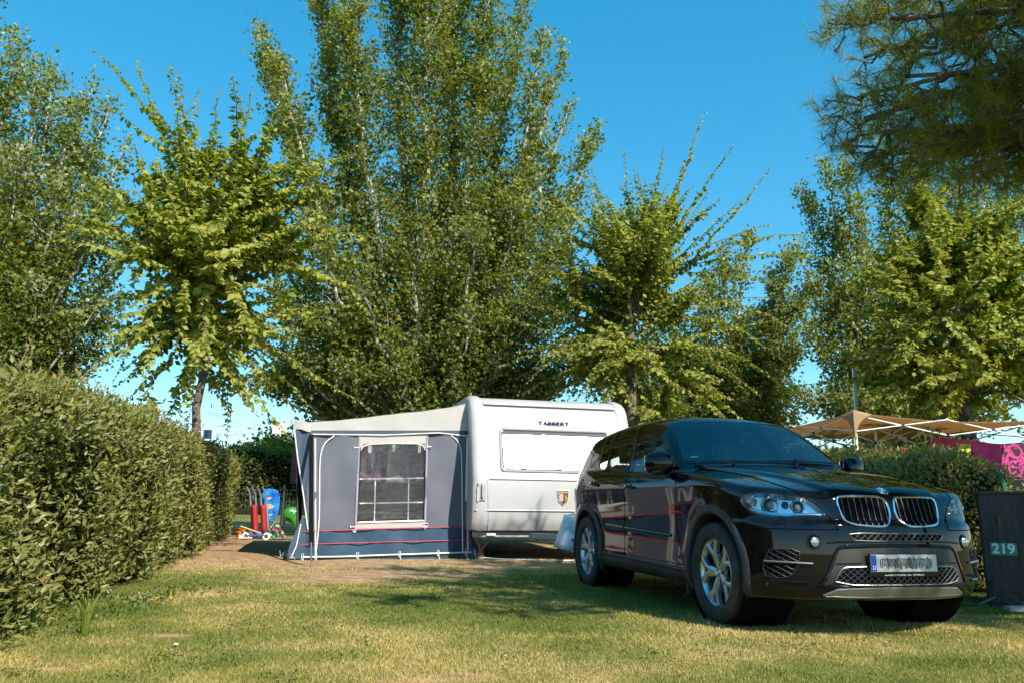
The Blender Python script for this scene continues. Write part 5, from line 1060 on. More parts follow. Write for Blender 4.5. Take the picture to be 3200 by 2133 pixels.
# ================================================================ awning
AO = Vector((-3.24, 12.72, 0)); aw = empty('awning', AO, .2393, label='grey and blue caravan awning with a clear gridded window and red piping', cat='awning')
def fabric(name, c1, c2, rough=.75, bump=.25, bs=3.0, trans=0):
    m = noisy(mat(name, c1, rough), c1, c2, 1.6, 6, bump, bs, lo=.3, hi=.7); return m
M_awg = fabric('awning_grey_blue', (.085, .098, .125), (.115, .128, .155), .8, .5, 1.8)
M_awn = fabric('awning_navy', (.012, .042, .085), (.022, .066, .12), .55, .7, 3.5)
M_awt = fabric('awning_top_strip', (.035, .06, .10), (.05, .075, .12), .7)
M_aww = fabric('awning_cream', (.36, .345, .32), (.42, .405, .38), .7, .5, 1.5)
M_pipe = mat('white_piping', (.72, .70, .66), .5); M_redp = mat('red_piping', (.45, .02, .04), .5); M_mauve = mat('zip_tape', (.30, .24, .28), .7)
slope = lambda u: .033 * u
def wall(mb, x0, x1, z0, z1, y=0, nx_=30, nz_=20, amp=.015, m=0, seed=1, ztop=None, zbot=None):
    def f(u, v):
        x = x0 + (x1 - x0) * u; a = (zbot(x) if zbot else z0 + slope(x)); b_ = (ztop(x) if ztop else z1 + slope(x)); z = a + (b_ - a) * v
        return (x, y + amp * (math.sin(x * 7 + z * 3 + seed) + .7 * math.sin(x * 15 - z * 6 + seed * 2)) * math.sin(min(1, v * 3 + .15) * 1.5), z)
    return mb.grid(f, nx_, nz_, m)
uL, uR = .03, 2.66; wx0, wx1 = .80, 1.90
for a_, b_ in ((uL, wx0), (wx1, uR)): mb = MB(); wall(mb, a_, b_, .415, 1.925, nx_=20); mb.build('side_wall', M_awg, aw, True, recalc=False)
mb = MB(); wall(mb, uL - .03, 2.70, -.02, .415, 0, 60, 10, .014, zbot=lambda x: -.015 - .02 * abs(math.sin(x * 2.2))); mb.build('mud_wall', M_awn, aw, True, recalc=False)
mb = MB(); wall(mb, uL - .01, uR, 1.92, 1.995, -.012, 30, 3, .003); mb.build('top_strip', M_awt, aw, True, recalc=False)
RC = herm([-.25, .03, .47, .90, 1.35, 1.8, 2.14, 2.37, 2.55, 2.63, 2.67], [2.122, 2.138, 2.177, 2.244, 2.313, 2.381, 2.436, 2.484, 2.535, 2.52, 2.40])
mb = MB(); wall(mb, uL - .02, 2.67, 1.99, 0, -.02, 40, 8, .004, ztop=lambda x: float(RC(x))); mb.build('gable_panel', M_aww, aw, True, recalc=False)
mb = MB(); mb.grid(lambda u, v: (-.25 + .28 * u, -.02 - .03 * math.sin(u * 3), 1.985 + .02 * math.sin(u * 5) + (float(RC(-.25 + .28 * u)) - 1.985) * v), 8, 6); mb.build('eave_flap', M_aww, aw, True)
# roof, far wall and the outer long wall
mb = MB(); mb.grid(lambda u, v: (-.25 + 2.92 * u, -.03 + 4.3 * v, float(RC(-.25 + 2.92 * u)) - .05 * math.sin(v * 9.42)**2 * math.sin(u * 3.1)), 24, 18); mb.build('roof', M_aww, aw, True)
mb = MB(); mb.grid(lambda u, v: (-.06 - .14 * v + .03 * math.sin(u * 25), .02 + 4.2 * u, -.01 + 2.06 * v), 30, 8); mb.build('front_wall', M_awg, aw, True); mb = MB(); mb.grid(lambda u, v: (0 + 2.66 * u, 4.22, 2.1 * v), 8, 4); mb.build('far_wall', M_awg, aw, True)
# gusset at the outer corner, folded out at top and foot
mb = MB(); G = [(-.23, -.01, 1.985), (.04, 0, 1.99), (.10, 0, .42), (.06, .0, .45)]
mb.grid(lambda u, v: tuple((Vector(G[0]).lerp(Vector(G[3]), v)).lerp(Vector(G[1]).lerp(Vector(G[2]), v), u) + Vector((0, -.02 * math.sin(u * 9 + v * 14) * (1 - v), 0))), 8, 24); mb.build('corner_gusset', M_awt, aw, True)
mb = MB(); G2 = [(-.03, .0, .62), (.05, -.01, .62), (.05, -.02, .0), (-.25, -.08, .02)]
mb.grid(lambda u, v: tuple((Vector(G2[0]).lerp(Vector(G2[3]), v)).lerp(Vector(G2[1]).lerp(Vector(G2[2]), v), u)), 6, 10); mb.build('corner_skirt', M_awn, aw, True)
mb = MB(); mb.tube([(-.228, -.03, 1.985), (-.15, -.03, 1.55), (-.02, -.03, .95), (.075, -.035, .45)], .011, 6); mb.tube([(-.035, -.03, .53), (-.08, -.05, .2), (-.15, -.06, .02)], .009, 6); mb.build('gusset_piping', M_pipe, aw, True)
# window: surround, pane, cream fillets, zips, printed grid
mb = MB(); wall(mb, wx0, wx1, 1.77, 1.925, -.006, 16, 4, .002, zbot=lambda x: 1.70 + .033 * x + .075 * (1 - abs((x - 1.35) / .55)**4)); wall(mb, wx0, wx1 + .02, .43, .525, -.006, 16, 3, .002); mb.build('window_surround', M_aww, aw, True, recalc=False)
m = glass_mat('awning_film', (.85, .84, .88), .26, .08); t_ = m.node_tree; tcw = t_.nodes.new('ShaderNodeTexCoord'); mpw = t_.nodes.new('ShaderNodeMapping'); mpw.inputs['Rotation'].default_value = (0, R(28), 0); mpw.inputs['Scale'].default_value = (2.2, 1, 9); t_.links.new(tcw.outputs['Object'], mpw.inputs[0])
nw = t_.nodes.new('ShaderNodeTexNoise'); nw.inputs['Scale'].default_value = 2.2; nw.inputs['Detail'].default_value = 4; nw.inputs['Distortion'].default_value = 1.2; t_.links.new(mpw.outputs[0], nw.inputs['Vector']); bw = t_.nodes.new('ShaderNodeBump'); bw.inputs['Strength'].default_value = 1; bw.inputs['Distance'].default_value = .16; t_.links.new(nw.outputs['Fac'], bw.inputs['Height'])
for n__ in t_.nodes:
    if n__.type == 'BSDF_GLOSSY': t_.links.new(bw.outputs[0], n__.inputs['Normal'])
mb = MB(); 
def film(u, v):
    x = wx0 + .03 + (wx1 - wx0 - .05) * u; z = .55 + 1.24 * v + slope(x); e = math.sin(u * math.pi)**.5 * math.sin(v * math.pi)**.4
    w_ = vnoise(np.array([x * .8 + z * .75]), np.array([z * 1.5 - x * 1.1]), 3.0, 41)[0]; q = abs(math.sin((z * 1.0 - x * .55 + .25 * w_) * 26)) ** .6 * .034 + .02 * abs(vnoise(np.array([x + z * .5]), np.array([z * 1.6]), 11, 42)[0] - .5)**.5
    return (x, -.004 - q * e, z)
mb.grid(film, 70, 90); mb.build('window_film', m, aw, True, recalc=False)
mb = MB()
for P in ([(.835, 1.24), (1.865, 1.275)], [(1.086, 1.244), (1.101, .56)], [(1.624, 1.263), (1.639, .585)], [(.855, .857), (1.871, .887)], [(.85, .565), (1.88, .60)]): mb.bar((P[0][0], -.014, P[0][1]), (P[1][0], -.014, P[1][1]), .016, .003, up=(0, 1, 0))
mb.build('window_bars', M_pipe, aw)
for x, z in ((wx0, 1.93), (wx1 + .005, 1.97)): MB().bar((x, -.014, z), (x + .012, -.014, z - 1.4), .03, .004, up=(0, 1, 0)).build('window_zip', M_mauve, aw)
mb = MB(); mb.tube([(wx0 + .03, -.016, 1.70), (wx0 + .07, -.016, 1.765), (wx0 + .18, -.016, 1.80), (1.35, -.016, 1.825), (wx1 - .16, -.016, 1.83), (wx1 - .06, -.016, 1.80), (wx1 - .02, -.016, 1.73)], .008, 6); mb.build('window_piping', M_pipe, aw, True); mb = MB(); mb.tube([(wx0 + .03, -.016, .525 + .033 * wx0), (wx1, -.016, .53 + .033 * wx1)], .010, 6); mb.build('window_piping', M_pipe, aw, True)
for x, z in ((.97, 1.72), (1.36, 1.75), (1.78, 1.74)):
    mb = MB()
    for d in (-.016, .016): mb.tube([(x + d, -.02, z + .06), (x + d * .7, -.02, z - .05)], .005, 4)
    mb.tube([(x - .012, -.02, z - .05), (x + .012, -.02, z - .05)], .005, 4); mb.build('tie_loop', M_pipe, aw, True)
for x, z in ((.795, .455), (1.92, .515)): mb = MB(); mb.add([(x - .055, -.016, z), (x + .055, -.016, z), (x, -.016, z - .06)], [(0, 2, 1)]); mb.build('corner_patch', M_pipe, aw, solid=.003, recalc=False)
for x, z in ((.765, 1.74), (1.945, 1.79), (.765, .49), (1.93, .55)): MB().box((x, -.02, z), (.07, .02, .012)).box((x - .035, -.02, z), (.012, .02, .04)).build('toggle', M_pipe, aw, bevel=.003)
mb = MB(); mb.tube([tuple(p) for p in smooth_poly([(.404, -.02, 1.92), (.28, -.02, 1.83), (.212, -.02, 1.704), (.193, -.02, 1.488), (.229, -.022, .891), (.243, -.022, .472), (.215, -.03, .017)], 2, False)], .010, 6); mb.build('door_zip', M_pipe, aw, True)
mb = MB(); mb.tube([tuple(p) for p in smooth_poly([(2.289, -.02, 1.994), (2.407, -.02, 1.914), (2.48, -.02, 1.769), (2.501, -.02, 1.365), (2.545, -.025, .095)], 2, False)], .009, 6); mb.build('door_zip', M_pipe, aw, True)
mb = MB(); mb.bar((2.579, -.02, 1.976), (2.581, -.02, .922), .028, .006, up=(0, 1, 0)); mb.bar((2.626, -.02, .484), (2.634, -.02, .116), .036, .006, up=(0, 1, 0)); mb.bar((.103, -.02, 1.864), (.218, -.02, .037), .022, .006, up=(0, 1, 0)); mb.build('white_webbing', M_pipe, aw)
mb = MB(); mb.tube([(.04, -.025, 1.93), (1.2, -.03, 1.955), (2.1, -.03, 2.02), (2.55, -.035, 1.985), (2.68, -.03, 2.05)], .010, 6); mb.build('eave_cord', M_pipe, aw, True)
mb = MB(); mb.tube([(-.02, -.022, .415), (1.2, -.022, .46), (2.70, -.022, .507)], .008, 6); mb.tube([(-.03, -.022, .218), (1.2, -.022, .255), (2.70, -.022, .29)], .008, 6); mb.build('red_piping', M_redp, aw, True)
mb = MB(); mb.tube([(.02, -.035, .03), (.6, -.035, .035), (1.4, -.035, .062), (2.70, -.035, .10)], .012, 8); mb.build('skirt_rail', M_pipe, aw, True)
mb = MB(); mb.grid(lambda u, v: (2.60 + .16 * v * (1 - .3 * u) + .02 * math.sin(v * 9 + u * 12), -.01 - .05 * math.sin(v * 3.1), .50 + 1.48 * u), 14, 6); mb.grid(lambda u, v: (2.62 + .20 * v * (1.2 - u), -.01 - .04 * math.sin(v * 3.1), -.02 + .50 * u), 8, 5); mb.build('caravan_seal_flap', M_awn, aw, True)
for i, x in enumerate((.02, .22, .86, 1.52, 2.14, 2.60, 2.74)):
    mb = MB(); z0 = .03 + .026 * x; mb.tube([(x - .014, -.05, z0 + .05), (x - .014, -.055, z0 - .04), (x + .014, -.055, z0 - .04), (x + .014, -.05, z0 + .05)], .005, 5, True); mb.tube([(x, -.06, z0 - .03), (x + .01, -.16, .0), (x + .01, -.16, -.06)], .006, 5); mb.build('peg_loop', M_pipe, aw, True)
# poles inside and black storm strap
mb = MB(); 
for x, y in ((.06, .05), (.06, 4.1), (2.5, .05)): mb.tube([(x, y, 0), (x - .02, y, 1.98)], .013, 8)
mb.build('frame_poles', M_satin, aw, True)
foot = Vector((-2.69, 11.13, 0)); fl = Matrix.Rotation(-.2393, 3, 'Z') @ (foot - AO)
mb = MB(); mb.bar((.035, -.05, 1.93), tuple(Vector((.035, -.05, 1.93)).lerp(fl, .86)), .065, .006, up=(0, 1, 0)); mb.build('storm_strap', mat('strap_black', (.006, .006, .007), .9, spec=.1), aw); mb = MB(); mb.tube([tuple(Vector((.035, -.05, 1.93)).lerp(fl, .84)), tuple(Vector((.035, -.05, 1.93)).lerp(fl, .96))], .014, 8); mb.tube([tuple(Vector((.035, -.05, 1.93)).lerp(fl, .95)), tuple(fl)], .009, 6); mb.box(tuple(fl + Vector((0, 0, .015))), (.05, .03, .03)); mb.build('strap_tensioner', M_satin, aw, True)
# clutter of pegs, springs and guy ends at the outer corner
mb = MB(); rr = random.Random(5)
for i in range(9):
    x = -.30 + rr.random() * .35; y = -.25 + rr.random() * .3; mb.tube([(x, y, .01), (x + rr.uniform(-.08, .08), y + rr.uniform(-.08, .08), .07 + rr.random() * .08), (x + rr.uniform(-.05, .05), y, .02)], .006, 5)
mb.build('peg_clutter', M_cvgrey, aw, True)
# things seen through the film: table, cloths
t = empty('folding_table', AO + LAT * 1.4 + BACK * 1.6, .2393, label='small folding table standing inside the awning behind its clear window', cat='table'); MB().box((0, 0, .70), (1.1, .6, .03)).build('table_top', mat('table_grey', (.3, .3, .32), .5), t, bevel=.01)
for x in (-.5, .5):
    for y in (-.25, .25): MB().bar((x, y, 0), (x * .95, y * .95, .69), .025, .025).build('leg', M_satin, t)
def cloth(name, O, w, h, mt, lab, cat, rz=.2393, wav=.03, k=2, sag=0, nx_=24, nz_=14, group=None, skew=0):
    mb = MB(); mb.grid(lambda u, v: (w * (u - .5) + skew * v, wav * math.sin(u * 6.28 * k + v) * (.3 + v), -h * v - sag * math.sin(u * math.pi) * (1 - .2 * v)), nx_, nz_); o = mb.build(name, mt, None, True, solid=.004); o.location = O; o.rotation_euler = (0, 0, rz); return tag(o, lab, cat, group)
M_maroon = noisy(mat('maroon_cloth', (.16, .06, .10), .9), (.20, .08, .14), (.30, .13, .20), 6, 4)
cloth('curtain', AO + LAT * 1.02 + BACK * .5 + ZAX * 1.92, .40, .72, M_maroon, 'maroon cloth hanging inside the awning behind the upper left of its window', 'curtain', wav=.02)
cloth('curtain', AO + LAT * 1.62 + BACK * .55 + ZAX * 1.92, .62, .72, noisy(mat('brown_cloth', (.09, .075, .08), .9), (.24, .21, .22), (.34, .30, .31), 6, 4), 'grey-brown cloth hanging inside the awning behind the upper right of its window', 'curtain', wav=.02)
cloth('towel', Vector((-4.0, 15.0, 1.84)), .22, .64, M_maroon, 'dark maroon towel hanging behind the outer corner of the awning', 'towel', wav=.02, k=1)
cloth('towel', Vector((-3.80, 13.0, 2.13)), .24, .175, mat('white_cloth', (.72, .70, .68), .9), 'small white cloth pegged to the line beside the awning roof', 'towel', rz=0, wav=.012, k=1)
tr = cloth('swimming_trunks', Vector((-5.02, 13.12, 2.02)), .14, .15, mat('navy_cloth', (.015, .03, .09), .8), 'navy and green swimming trunks hung on the line at the tree trunk', 'trunks', rz=0, wav=.015, k=1)
sb = cloth('trunks_stripe', Vector((-4.955, 13.10, 2.035)), .035, .13, mat('green_cloth', (.05, .42, .12), .8), None, None, rz=.1, wav=.01, k=1); sb.parent = tr; sb.matrix_parent_inverse = tr.matrix_world.inverted()
def line(a, b, sag, r, mt, lab):
    a, b = Vector(a), Vector(b); P = [a.lerp(b, t) - ZAX * sag * math.sin(t * math.pi) for t in [i / 12 for i in range(13)]]; mb = MB(); mb.tube([tuple(p) for p in P], r, 5); tag(mb.build('clothes_line', mt, None, True), lab, 'clothes line', 'thin clothes lines between the tree and the awning')
M_line = mat('line_grey', (.25, .27, .30), .6); M_linew = mat('line_white', (.75, .76, .78), .6)
line((-5.2, 13.2, 2.10), (-3.45, 12.75, 2.16), .06, .005, M_linew, 'topmost clothes line, white, running from the tree trunk to the awning eave')
line((-5.2, 13.2, 2.00), (-3.45, 12.75, 2.14), .10, .005, M_linew, 'lower white clothes line from the trunk to the awning eave')
line((-5.2, 13.25, 1.92), (-3.5, 13.0, 2.10), .05, .004, M_line, 'lowest grey line between the trunk and the awning')
line((-5.15, 13.2, 2.35), (-3.5, 17.6, 1.75), .03, .004, M_line, 'grey guy line sloping down from the tree trunk to the right'); line((-5.25, 13.2, 2.13), (-8.6, 14.5, 2.28), .02, .005, mat('line_pink', (.55, .25, .28), .6), 'pinkish line running left from the tree trunk over the hedge')
mb = MB(); P = [(-.42, 13.1, .03), (-.1, 12.9, .02), (.25, 12.75, .03), (.55, 12.85, .02), (.9, 12.7, .025), (1.3, 12.9, .02)]; mb.tube([tuple(p) for p in smooth_poly(P, 2, False)], .009, 6); tag(mb.build('cable', M_linew, None, True), 'white mains cable lying on the ground in front of the caravan', 'cable')

# ================================================================ play things at the far end
def place(nm, lab, cat, x, y=19.5, rz=0): return empty(nm, (x, y, 0), rz, label=lab, cat=cat)
M_redf = mat('red_fabric', (.32, .010, .016), .7); M_bluef = noisy(mat('board_blue', (.01, .12, .55), .3), (.01, .08, .45), (.03, .30, .70), 7, 5); M_gr = mat('handle_grey', (.35, .37, .40), .35, .7); M_wheel = mat('toy_wheel', (.03, .04, .07), .6)
pc = place('pushchair', 'red folded twin pushchair leaning upright against the back fence', 'pushchair', -6.05, 19.75)
for i, x in enumerate((-.20, -.07, .06, .19)):
    MB().tube([(x, .0, .12), (x - .10, .02, .80), (x - .14, .03, 1.06), (x - .22, -.04, 1.24)], .022, 8).build('handle', M_gr, pc, True)
for x in (-.12, .10): mb = MB(); mb.grid(lambda u, v: (x - .07 + .14 * u - .08 * v, -.03 - .06 * math.sin(u * 3.14), .14 + .66 * v), 6, 8); mb.build('folded_seat', M_redf, pc, True, solid=.02)
for x in (-.22, -.02, .18):
    mb = MB(); mb.lathe([(.06, -.02), (.10, -.02), (.11, 0), (.10, .02), (.06, .02)], 18, 'y', (x, -.06, .11), closed=True); w_ = mb.build('wheel', M_wheel, pc, True); mb = MB(); mb.lathe([(0, -.022), (.062, -.02)], 14, 'y', (x, -.06, .11)); mb.build('hub', M_gr, w_)
bb = place('bodyboard', 'blue bodyboard with sandy patches standing behind the red pushchair', 'bodyboard', -5.92, 19.95)
mb = MB(); BO = [(-.20, .42), (.0, .40), (.14, .46), (.20, .60), (.22, .80), (.22, 1.00), (.17, 1.13), (.06, 1.19), (-.06, 1.20), (-.18, 1.19), (-.22, 1.0), (-.22, .6)]; mb.prism(BO, lambda p: (p[0], -.03, p[1]), lambda p: (p[0], .03, p[1])); mb.build('board', M_bluef, bb, bevel=.015)
mb = MB()
for P in ([(-.14, .95), (-.02, 1.0), (.05, .97), (-.04, .92)], [(-.12, .80), (.0, .83), (.12, .77), (.06, .72), (-.06, .70)], [(-.10, .56), (.10, .60), (.04, .54)]): mb.prism(P, lambda p: (p[0], -.036, p[1]), lambda p: (p[0], -.03, p[1]))
mb.build('printed_patches', mat('sand_print', (.55, .38, .22), .5), bb)
MB().bar((0, .02, .0), (0, .02, .45), .03, .03).build('board_stand', M_gr, bb)
bk = place('toy_bucket', 'orange and red sand bucket at the foot of the left hedge', 'bucket', -6.42, 19.4)
mb = MB(); mb.lathe([(0, .01), (.085, .01), (.115, .17)], 24, 'z'); mb.build('bucket_body', noisy(mat('bucket_print', (.6, .1, .08), .4), (.62, .03, .03), (.75, .72, .68), 9, 3, lo=.45, hi=.55), bk, True); mb = MB(); mb.lathe([(.118, .165), (.128, .19), (.125, .25), (0, .27)], 24, 'z'); mb.build('bucket_lid', mat('orange_plastic', (.80, .20, .01), .4), bk, True); mb = MB(); mb.tube([(.13 * math.cos(a), .13 * math.sin(a), .165) for a in [i * .3 for i in range(21)]], .008, 6); mb.build('bucket_handle', mat('yellow_plastic', (.8, .55, .02), .4), bk, True)
sc = place('scooter', "child's blue scooter lying folded in front of the red pushchair", 'scooter', -5.98, 19.2)
mb = MB(); mb.tube([(-.42, -.02, .32), (.12, 0, .14)], .016, 8); mb.build('steering_bar', mat('tan_tube', (.5, .42, .28), .5), sc, True); mb = MB(); mb.box((0.02, 0, .10), (.42, .11, .03)); mb.bar((-.02, 0, .08), (.30, 0, .12), .05, .03); mb.build('deck', mat('scooter_blue', (.03, .14, .45), .4), sc, bevel=.01)
for x in (-.24, .25): mb = MB(); mb.lathe([(.05, -.015), (.085, -.015), (.085, .015), (.05, .015)], 18, 'y', (x, -.03, .08), closed=True); mb.build('wheel', M_white, sc, True)
sl = place('flip_flop', 'white sandal lying beside the toy bucket', 'sandal', -6.20, 19.15, .3); mb = MB(); mb.prism([(-.13, 0), (-.11, .04), (0, .045), (.10, .05), (.14, .02), (.14, -.02), (.10, -.05), (0, -.04), (-.11, -.04)], lambda p: (p[0], p[1], .03), lambda p: (p[0], p[1], .055)); mb.build('sole', M_white, sl, bevel=.008); mb = MB(); mb.tube([(.02, -.045, .05), (.06, 0, .10), (.02, .045, .05)], .012, 6); mb.build('strap', M_redf, sl, True)
nb_ = place('ball_net', 'net bag full of coloured play balls beside the red pushchair', 'net bag', -5.60, 19.45); pal = [mat('ball_%s' % c, k, .4) for c, k in (('red', (.5, .03, .03)), ('yellow', (.6, .42, .03)), ('green', (.05, .3, .1)), ('blue', (.03, .12, .45)), ('pale', (.5, .48, .45)))]
for i in range(22):
    a = rr.random() * 6.28; q = rr.random()**.5 * .17; z = .06 + rr.random() * .26; k_ = 1 - max(0, z - .15) * 2.5; mb = MB(); r_ = .042; mb.lathe([(r_ * math.sin(t), -r_ * math.cos(t)) for t in [j * math.pi / 6 for j in range(7)]], 10, 'z', (q * math.cos(a) * k_ * 1.2, q * math.sin(a) * k_, z)); mb.build('ball', pal[i % 5], nb_, True)
mb = MB()
for i in range(9):
    a = i * .698; mb.tube([(.24 * math.cos(a) * k, .2 * math.sin(a) * k, z) for k, z in ((.7, .01), (1, .12), (.85, .25), (.4, .36), (.05, .42))], .004, 4)
for z, k in ((.05, .85), (.13, 1), (.21, .93), (.30, .65)): mb.tube([(.24 * k * math.cos(a * .3927), .2 * k * math.sin(a * .3927), z) for a in range(16)], .004, 4, True)
mb.build('net', M_gr, nb_, True)
tt = place('swim_ring', 'green inflatable turtle-shaped swim toy hanging behind the awning corner', 'inflatable', -5.12, 19.3); M_gt = mat('green_vinyl', (.04, .26, .02), .25, coat=.5)
mb = MB(); mb.grid(lambda u, v: (-.08 + .22 * math.sin(v * math.pi) * math.cos(u * 6.2832), .12 * math.sin(v * math.pi) * math.sin(u * 6.2832), .58 + .19 * math.cos(v * math.pi)), 20, 12); mb.build('head', M_gt, tt, True)
mb = MB(); mb.tube([(-.02, .02, .50), (.06, .02, .38), (.10, .02, .24), (.10, .02, .12)], [.14, .13, .09, .04], 14); mb.build('neck', M_gt, tt, True)
for r_, o_, m_, nm in ((.065, .105, M_white, 'eye_white'), (.045, .112, mat('iris_blue', (.05, .3, .6), .3), 'iris'), (.024, .118, M_dark, 'pupil')): mb = MB(); mb.lathe([(0, -o_ - .012), (r_ * .7, -o_ - .006), (r_, -o_ + .012)], 18, 'y', (-.06, 0, .64)); mb.build(nm, m_, tt, True)
mb = MB(); mb.tube([(-.20, -.085, .52), (-.12, -.12, .50), (-.06, -.125, .46), (-.04, -.12, .42)], .010, 6); mb.build('mouth', M_dark, tt, True); MB().bar((.04, .05, 0), (.04, .05, .45), .02, .02).build('tether', M_gr, tt)
# wire-mesh fence under the back hedge
wf = empty('wire_fence', (-7.9, 20.55, 0), .2393, label='dark green wire-mesh fence below the back hedge', cat='fence'); M_wire = mat('fence_wire', (.03, .06, .04), .5); mb = MB()
for i in range(72): mb.bar((i * .085, 0, .05), (i * .085, 0, 1.2), .006, .006)
for z in (.08, .28, .48, .68, .88, 1.08, 1.19): mb.bar((0, 0, z), (6.1, 0, z), .008, .008)
mb.build('mesh_panel', M_wire, wf)
for x in (0, 2.05, 4.1, 6.1): MB().box((x, .03, .65), (.05, .04, 1.3)).build('post', M_wire, wf, bevel=.005)

# ================================================================ gazebo, pole, cloths at the right
GO = Vector((5.22, 12.0, 0)); gz_ = empty('gazebo', GO, .2393, label='beige pop-up gazebo with white scissor frame behind the side hedge', cat='gazebo')
M_can = D.materials.new('beige_canopy'); M_can.use_nodes = True; b = bsdf(M_can); b.inputs['Base Color'].default_value = (.52, .38, .23, 1); b.inputs['Roughness'].default_value = .85
tl_ = nd(M_can, 'ShaderNodeBsdfTranslucent'); tl_.inputs['Color'].default_value = (.66, .45, .25, 1); mx_ = nd(M_can, 'ShaderNodeMixShader'); mx_.inputs['Fac'].default_value = .5; lk(M_can, b.outputs[0], mx_.inputs[1]); lk(M_can, tl_.outputs[0], mx_.inputs[2]); lk(M_can, mx_.outputs[0], M_can.node_tree.nodes['Material Output'].inputs['Surface'])
M_wf = mat('white_frame', (.72, .72, .70), .35, .2); M_blk = mat('black_joint', (.02, .02, .02), .5)
S = 3.42; zc = 2.27
def can(u, v):
    x, y = u * S, v * S; e = min(u, v, 1 - u, 1 - v) * 2; cr = (1 - abs(2 * u - 1)) * (1 - abs(2 * v - 1)); corner = (abs(2 * u - 1) * abs(2 * v - 1))
    return (x, y, zc + .04 * corner**3 - .05 * (1 - corner) * (1 - e) + .10 * e - .03 * math.sin(e * 3.14))
mb = MB(); mb.grid(can, 24, 24); mb.build('canopy', M_can, gz_, True, solid=.003)
# drooping corner sleeves pulled down to the legs
for cx_, cy_ in ((0, 0), (S, 0), (0, S), (S, S)):
    sx = 1 if cx_ == 0 else -1; sy = 1 if cy_ == 0 else -1; mb = MB()
    def slv(u, v, sx=sx, sy=sy, cx_=cx_, cy_=cy_):
        a = u * 2 - 1; wd = .30 * (1 - v)**3 + .03; k = abs(a); z = zc + .05 * (1 - v) - .38 * v - .0 * k + .02 * (1 - v)
        return (cx_ - sx * .015 + sx * max(0, a) * wd, cy_ - sy * .015 + sy * max(0, -a) * wd, z - .06 * k * (1 - v))
    mb.grid(slv, 12, 10); mb.build('corner_sleeve', M_can, gz_, True, solid=.003)
for cx_, cy_ in ((0, 0), (S, 0), (0, S), (S, S)):
    mb = MB(); mb.box((cx_ + (.03 if cx_ == 0 else -.03), cy_ + (.03 if cy_ == 0 else -.03), 1.12), (.038, .038, 2.25)); mb.build('leg', M_wf, gz_, bevel=.004)
zt, zb_ = 2.20, 2.0
def truss(a, b_, nm='scissor_truss'):
    a, b_ = Vector(a), Vector(b_); mb = MB(); mid = a.lerp(b_, .5); up = Vector((0, 0, .25))
    for p, q in ((a, mid), (mid, b_)):
        o = Vector((0, -.012, 0)); mb.bar(p + o, q + up + o, .03, .016, m=0); mb.bar(p + up - o, q - o, .03, .016, m=0); c = (p + q) / 2 + up / 2; mb.box(tuple(c + Vector((0, -.025, 0))), (.035, .03, .035), m=1)
    for p in (a, b_, mid): mb.box(tuple(p + Vector((0, 0, 0))), (.05, .05, .06), m=1)
    mb.build(nm, [M_wf, M_blk], gz_)
e_ = .03; zl = 2.02
truss((e_, e_, zl), (S - e_, e_, zl - .02)); truss((e_, e_, zl), (e_, S - e_, zl)); truss((S - e_, e_, zl), (S - e_, S - e_, zl)); truss((e_, S - e_, zl - .05), (S - e_, S - e_, zl - .05)); truss((e_, S / 2, zl), (S / 2, S / 2, zl)); truss((S / 2, S / 2, zl), (S / 2, e_, zl)); truss((S / 2, S / 2, zl), (S, S / 2, zl)); truss((S / 2, S / 2, zl), (S / 2, S, zl))
mb = MB(); mb.bar((S / 2, S / 2, 1.75), (S / 2, S / 2, 2.42), .035, .035); mb.build('centre_post', M_wf, gz_)
mb = MB(); mb.tube([(-.05, -.03, 1.92), (-.08, -.10, 1.3)], .006, 5); mb.build('tie_cord', mat('lime_cord', (.5, .6, .03), .6), gz_)
mb = MB(); mb.bar((6.78, 15.6, 0), (6.86, 15.6, 3.68), .055, .055); tag(mb.build('pole', mat('grey_pole', (.50, .52, .55), .35, .4), bevel=.005), 'tall pale metal pole sticking up behind the beige gazebo', 'pole')
M_pink = D.materials.new('pink_batik'); M_pink.use_nodes = True; m = M_pink; b = bsdf(m); b.inputs['Roughness'].default_value = .85; tc = nd(m, 'ShaderNodeTexCoord'); P_ = tc.outputs['Object']
wv = nd(m, 'ShaderNodeTexVoronoi', Scale=2.1); mpb = nd(m, 'ShaderNodeMapping'); mpb.inputs['Scale'].default_value = (1, .0, 1); lk(m, P_, mpb.inputs[0]); lk(m, mpb.outputs[0], wv.inputs['Vector']); n1 = nd(m, 'ShaderNodeTexNoise', Scale=16, Detail=2); lk(m, P_, n1.inputs['Vector']); n2 = nd(m, 'ShaderNodeTexNoise', Scale=3, Detail=3); lk(m, P_, n2.inputs['Vector'])
base_p = ramp(n2.outputs['Fac'], [(.3, (.36, .02, .13)), (.7, (.55, .05, .24))])
rg = mth('ABSOLUTE', mth('SUBTRACT', wv.outputs['Distance'], v=.38)); ringm = mth('LESS_THAN', rg, v=.09); dots = mth('GREATER_THAN', n1.outputs['Fac'], v=.47); r2 = mth('LESS_THAN', mth('ABSOLUTE', mth('SUBTRACT', wv.outputs['Distance'], v=.12)), v=.11); msk = mth('MULTIPLY', mth('ADD', ringm, r2, clamp=True), dots)
blk = nd(m, 'ShaderNodeRGB'); blk.outputs[0].default_value = (.03, .006, .015, 1); lk(m, mixc(msk, base_p, blk.outputs[0]), b.inputs['Base Color'])
mb = MB(); PC = lambda u, v: (6.95 + 2.4 * u, 13.15 + .35 * u + .05 * math.sin(u * 14 + v * 3), (2.04 - .05 * math.sin(u * 3.14) + .02 * math.sin(u * 9)) - v * (.30 + .46 * u))
mb.grid(PC, 40, 16); tag(mb.build('batik_cloth', M_pink, None, True, solid=.004), 'pink batik cloth with black motifs hanging beyond the side hedge', 'cloth')
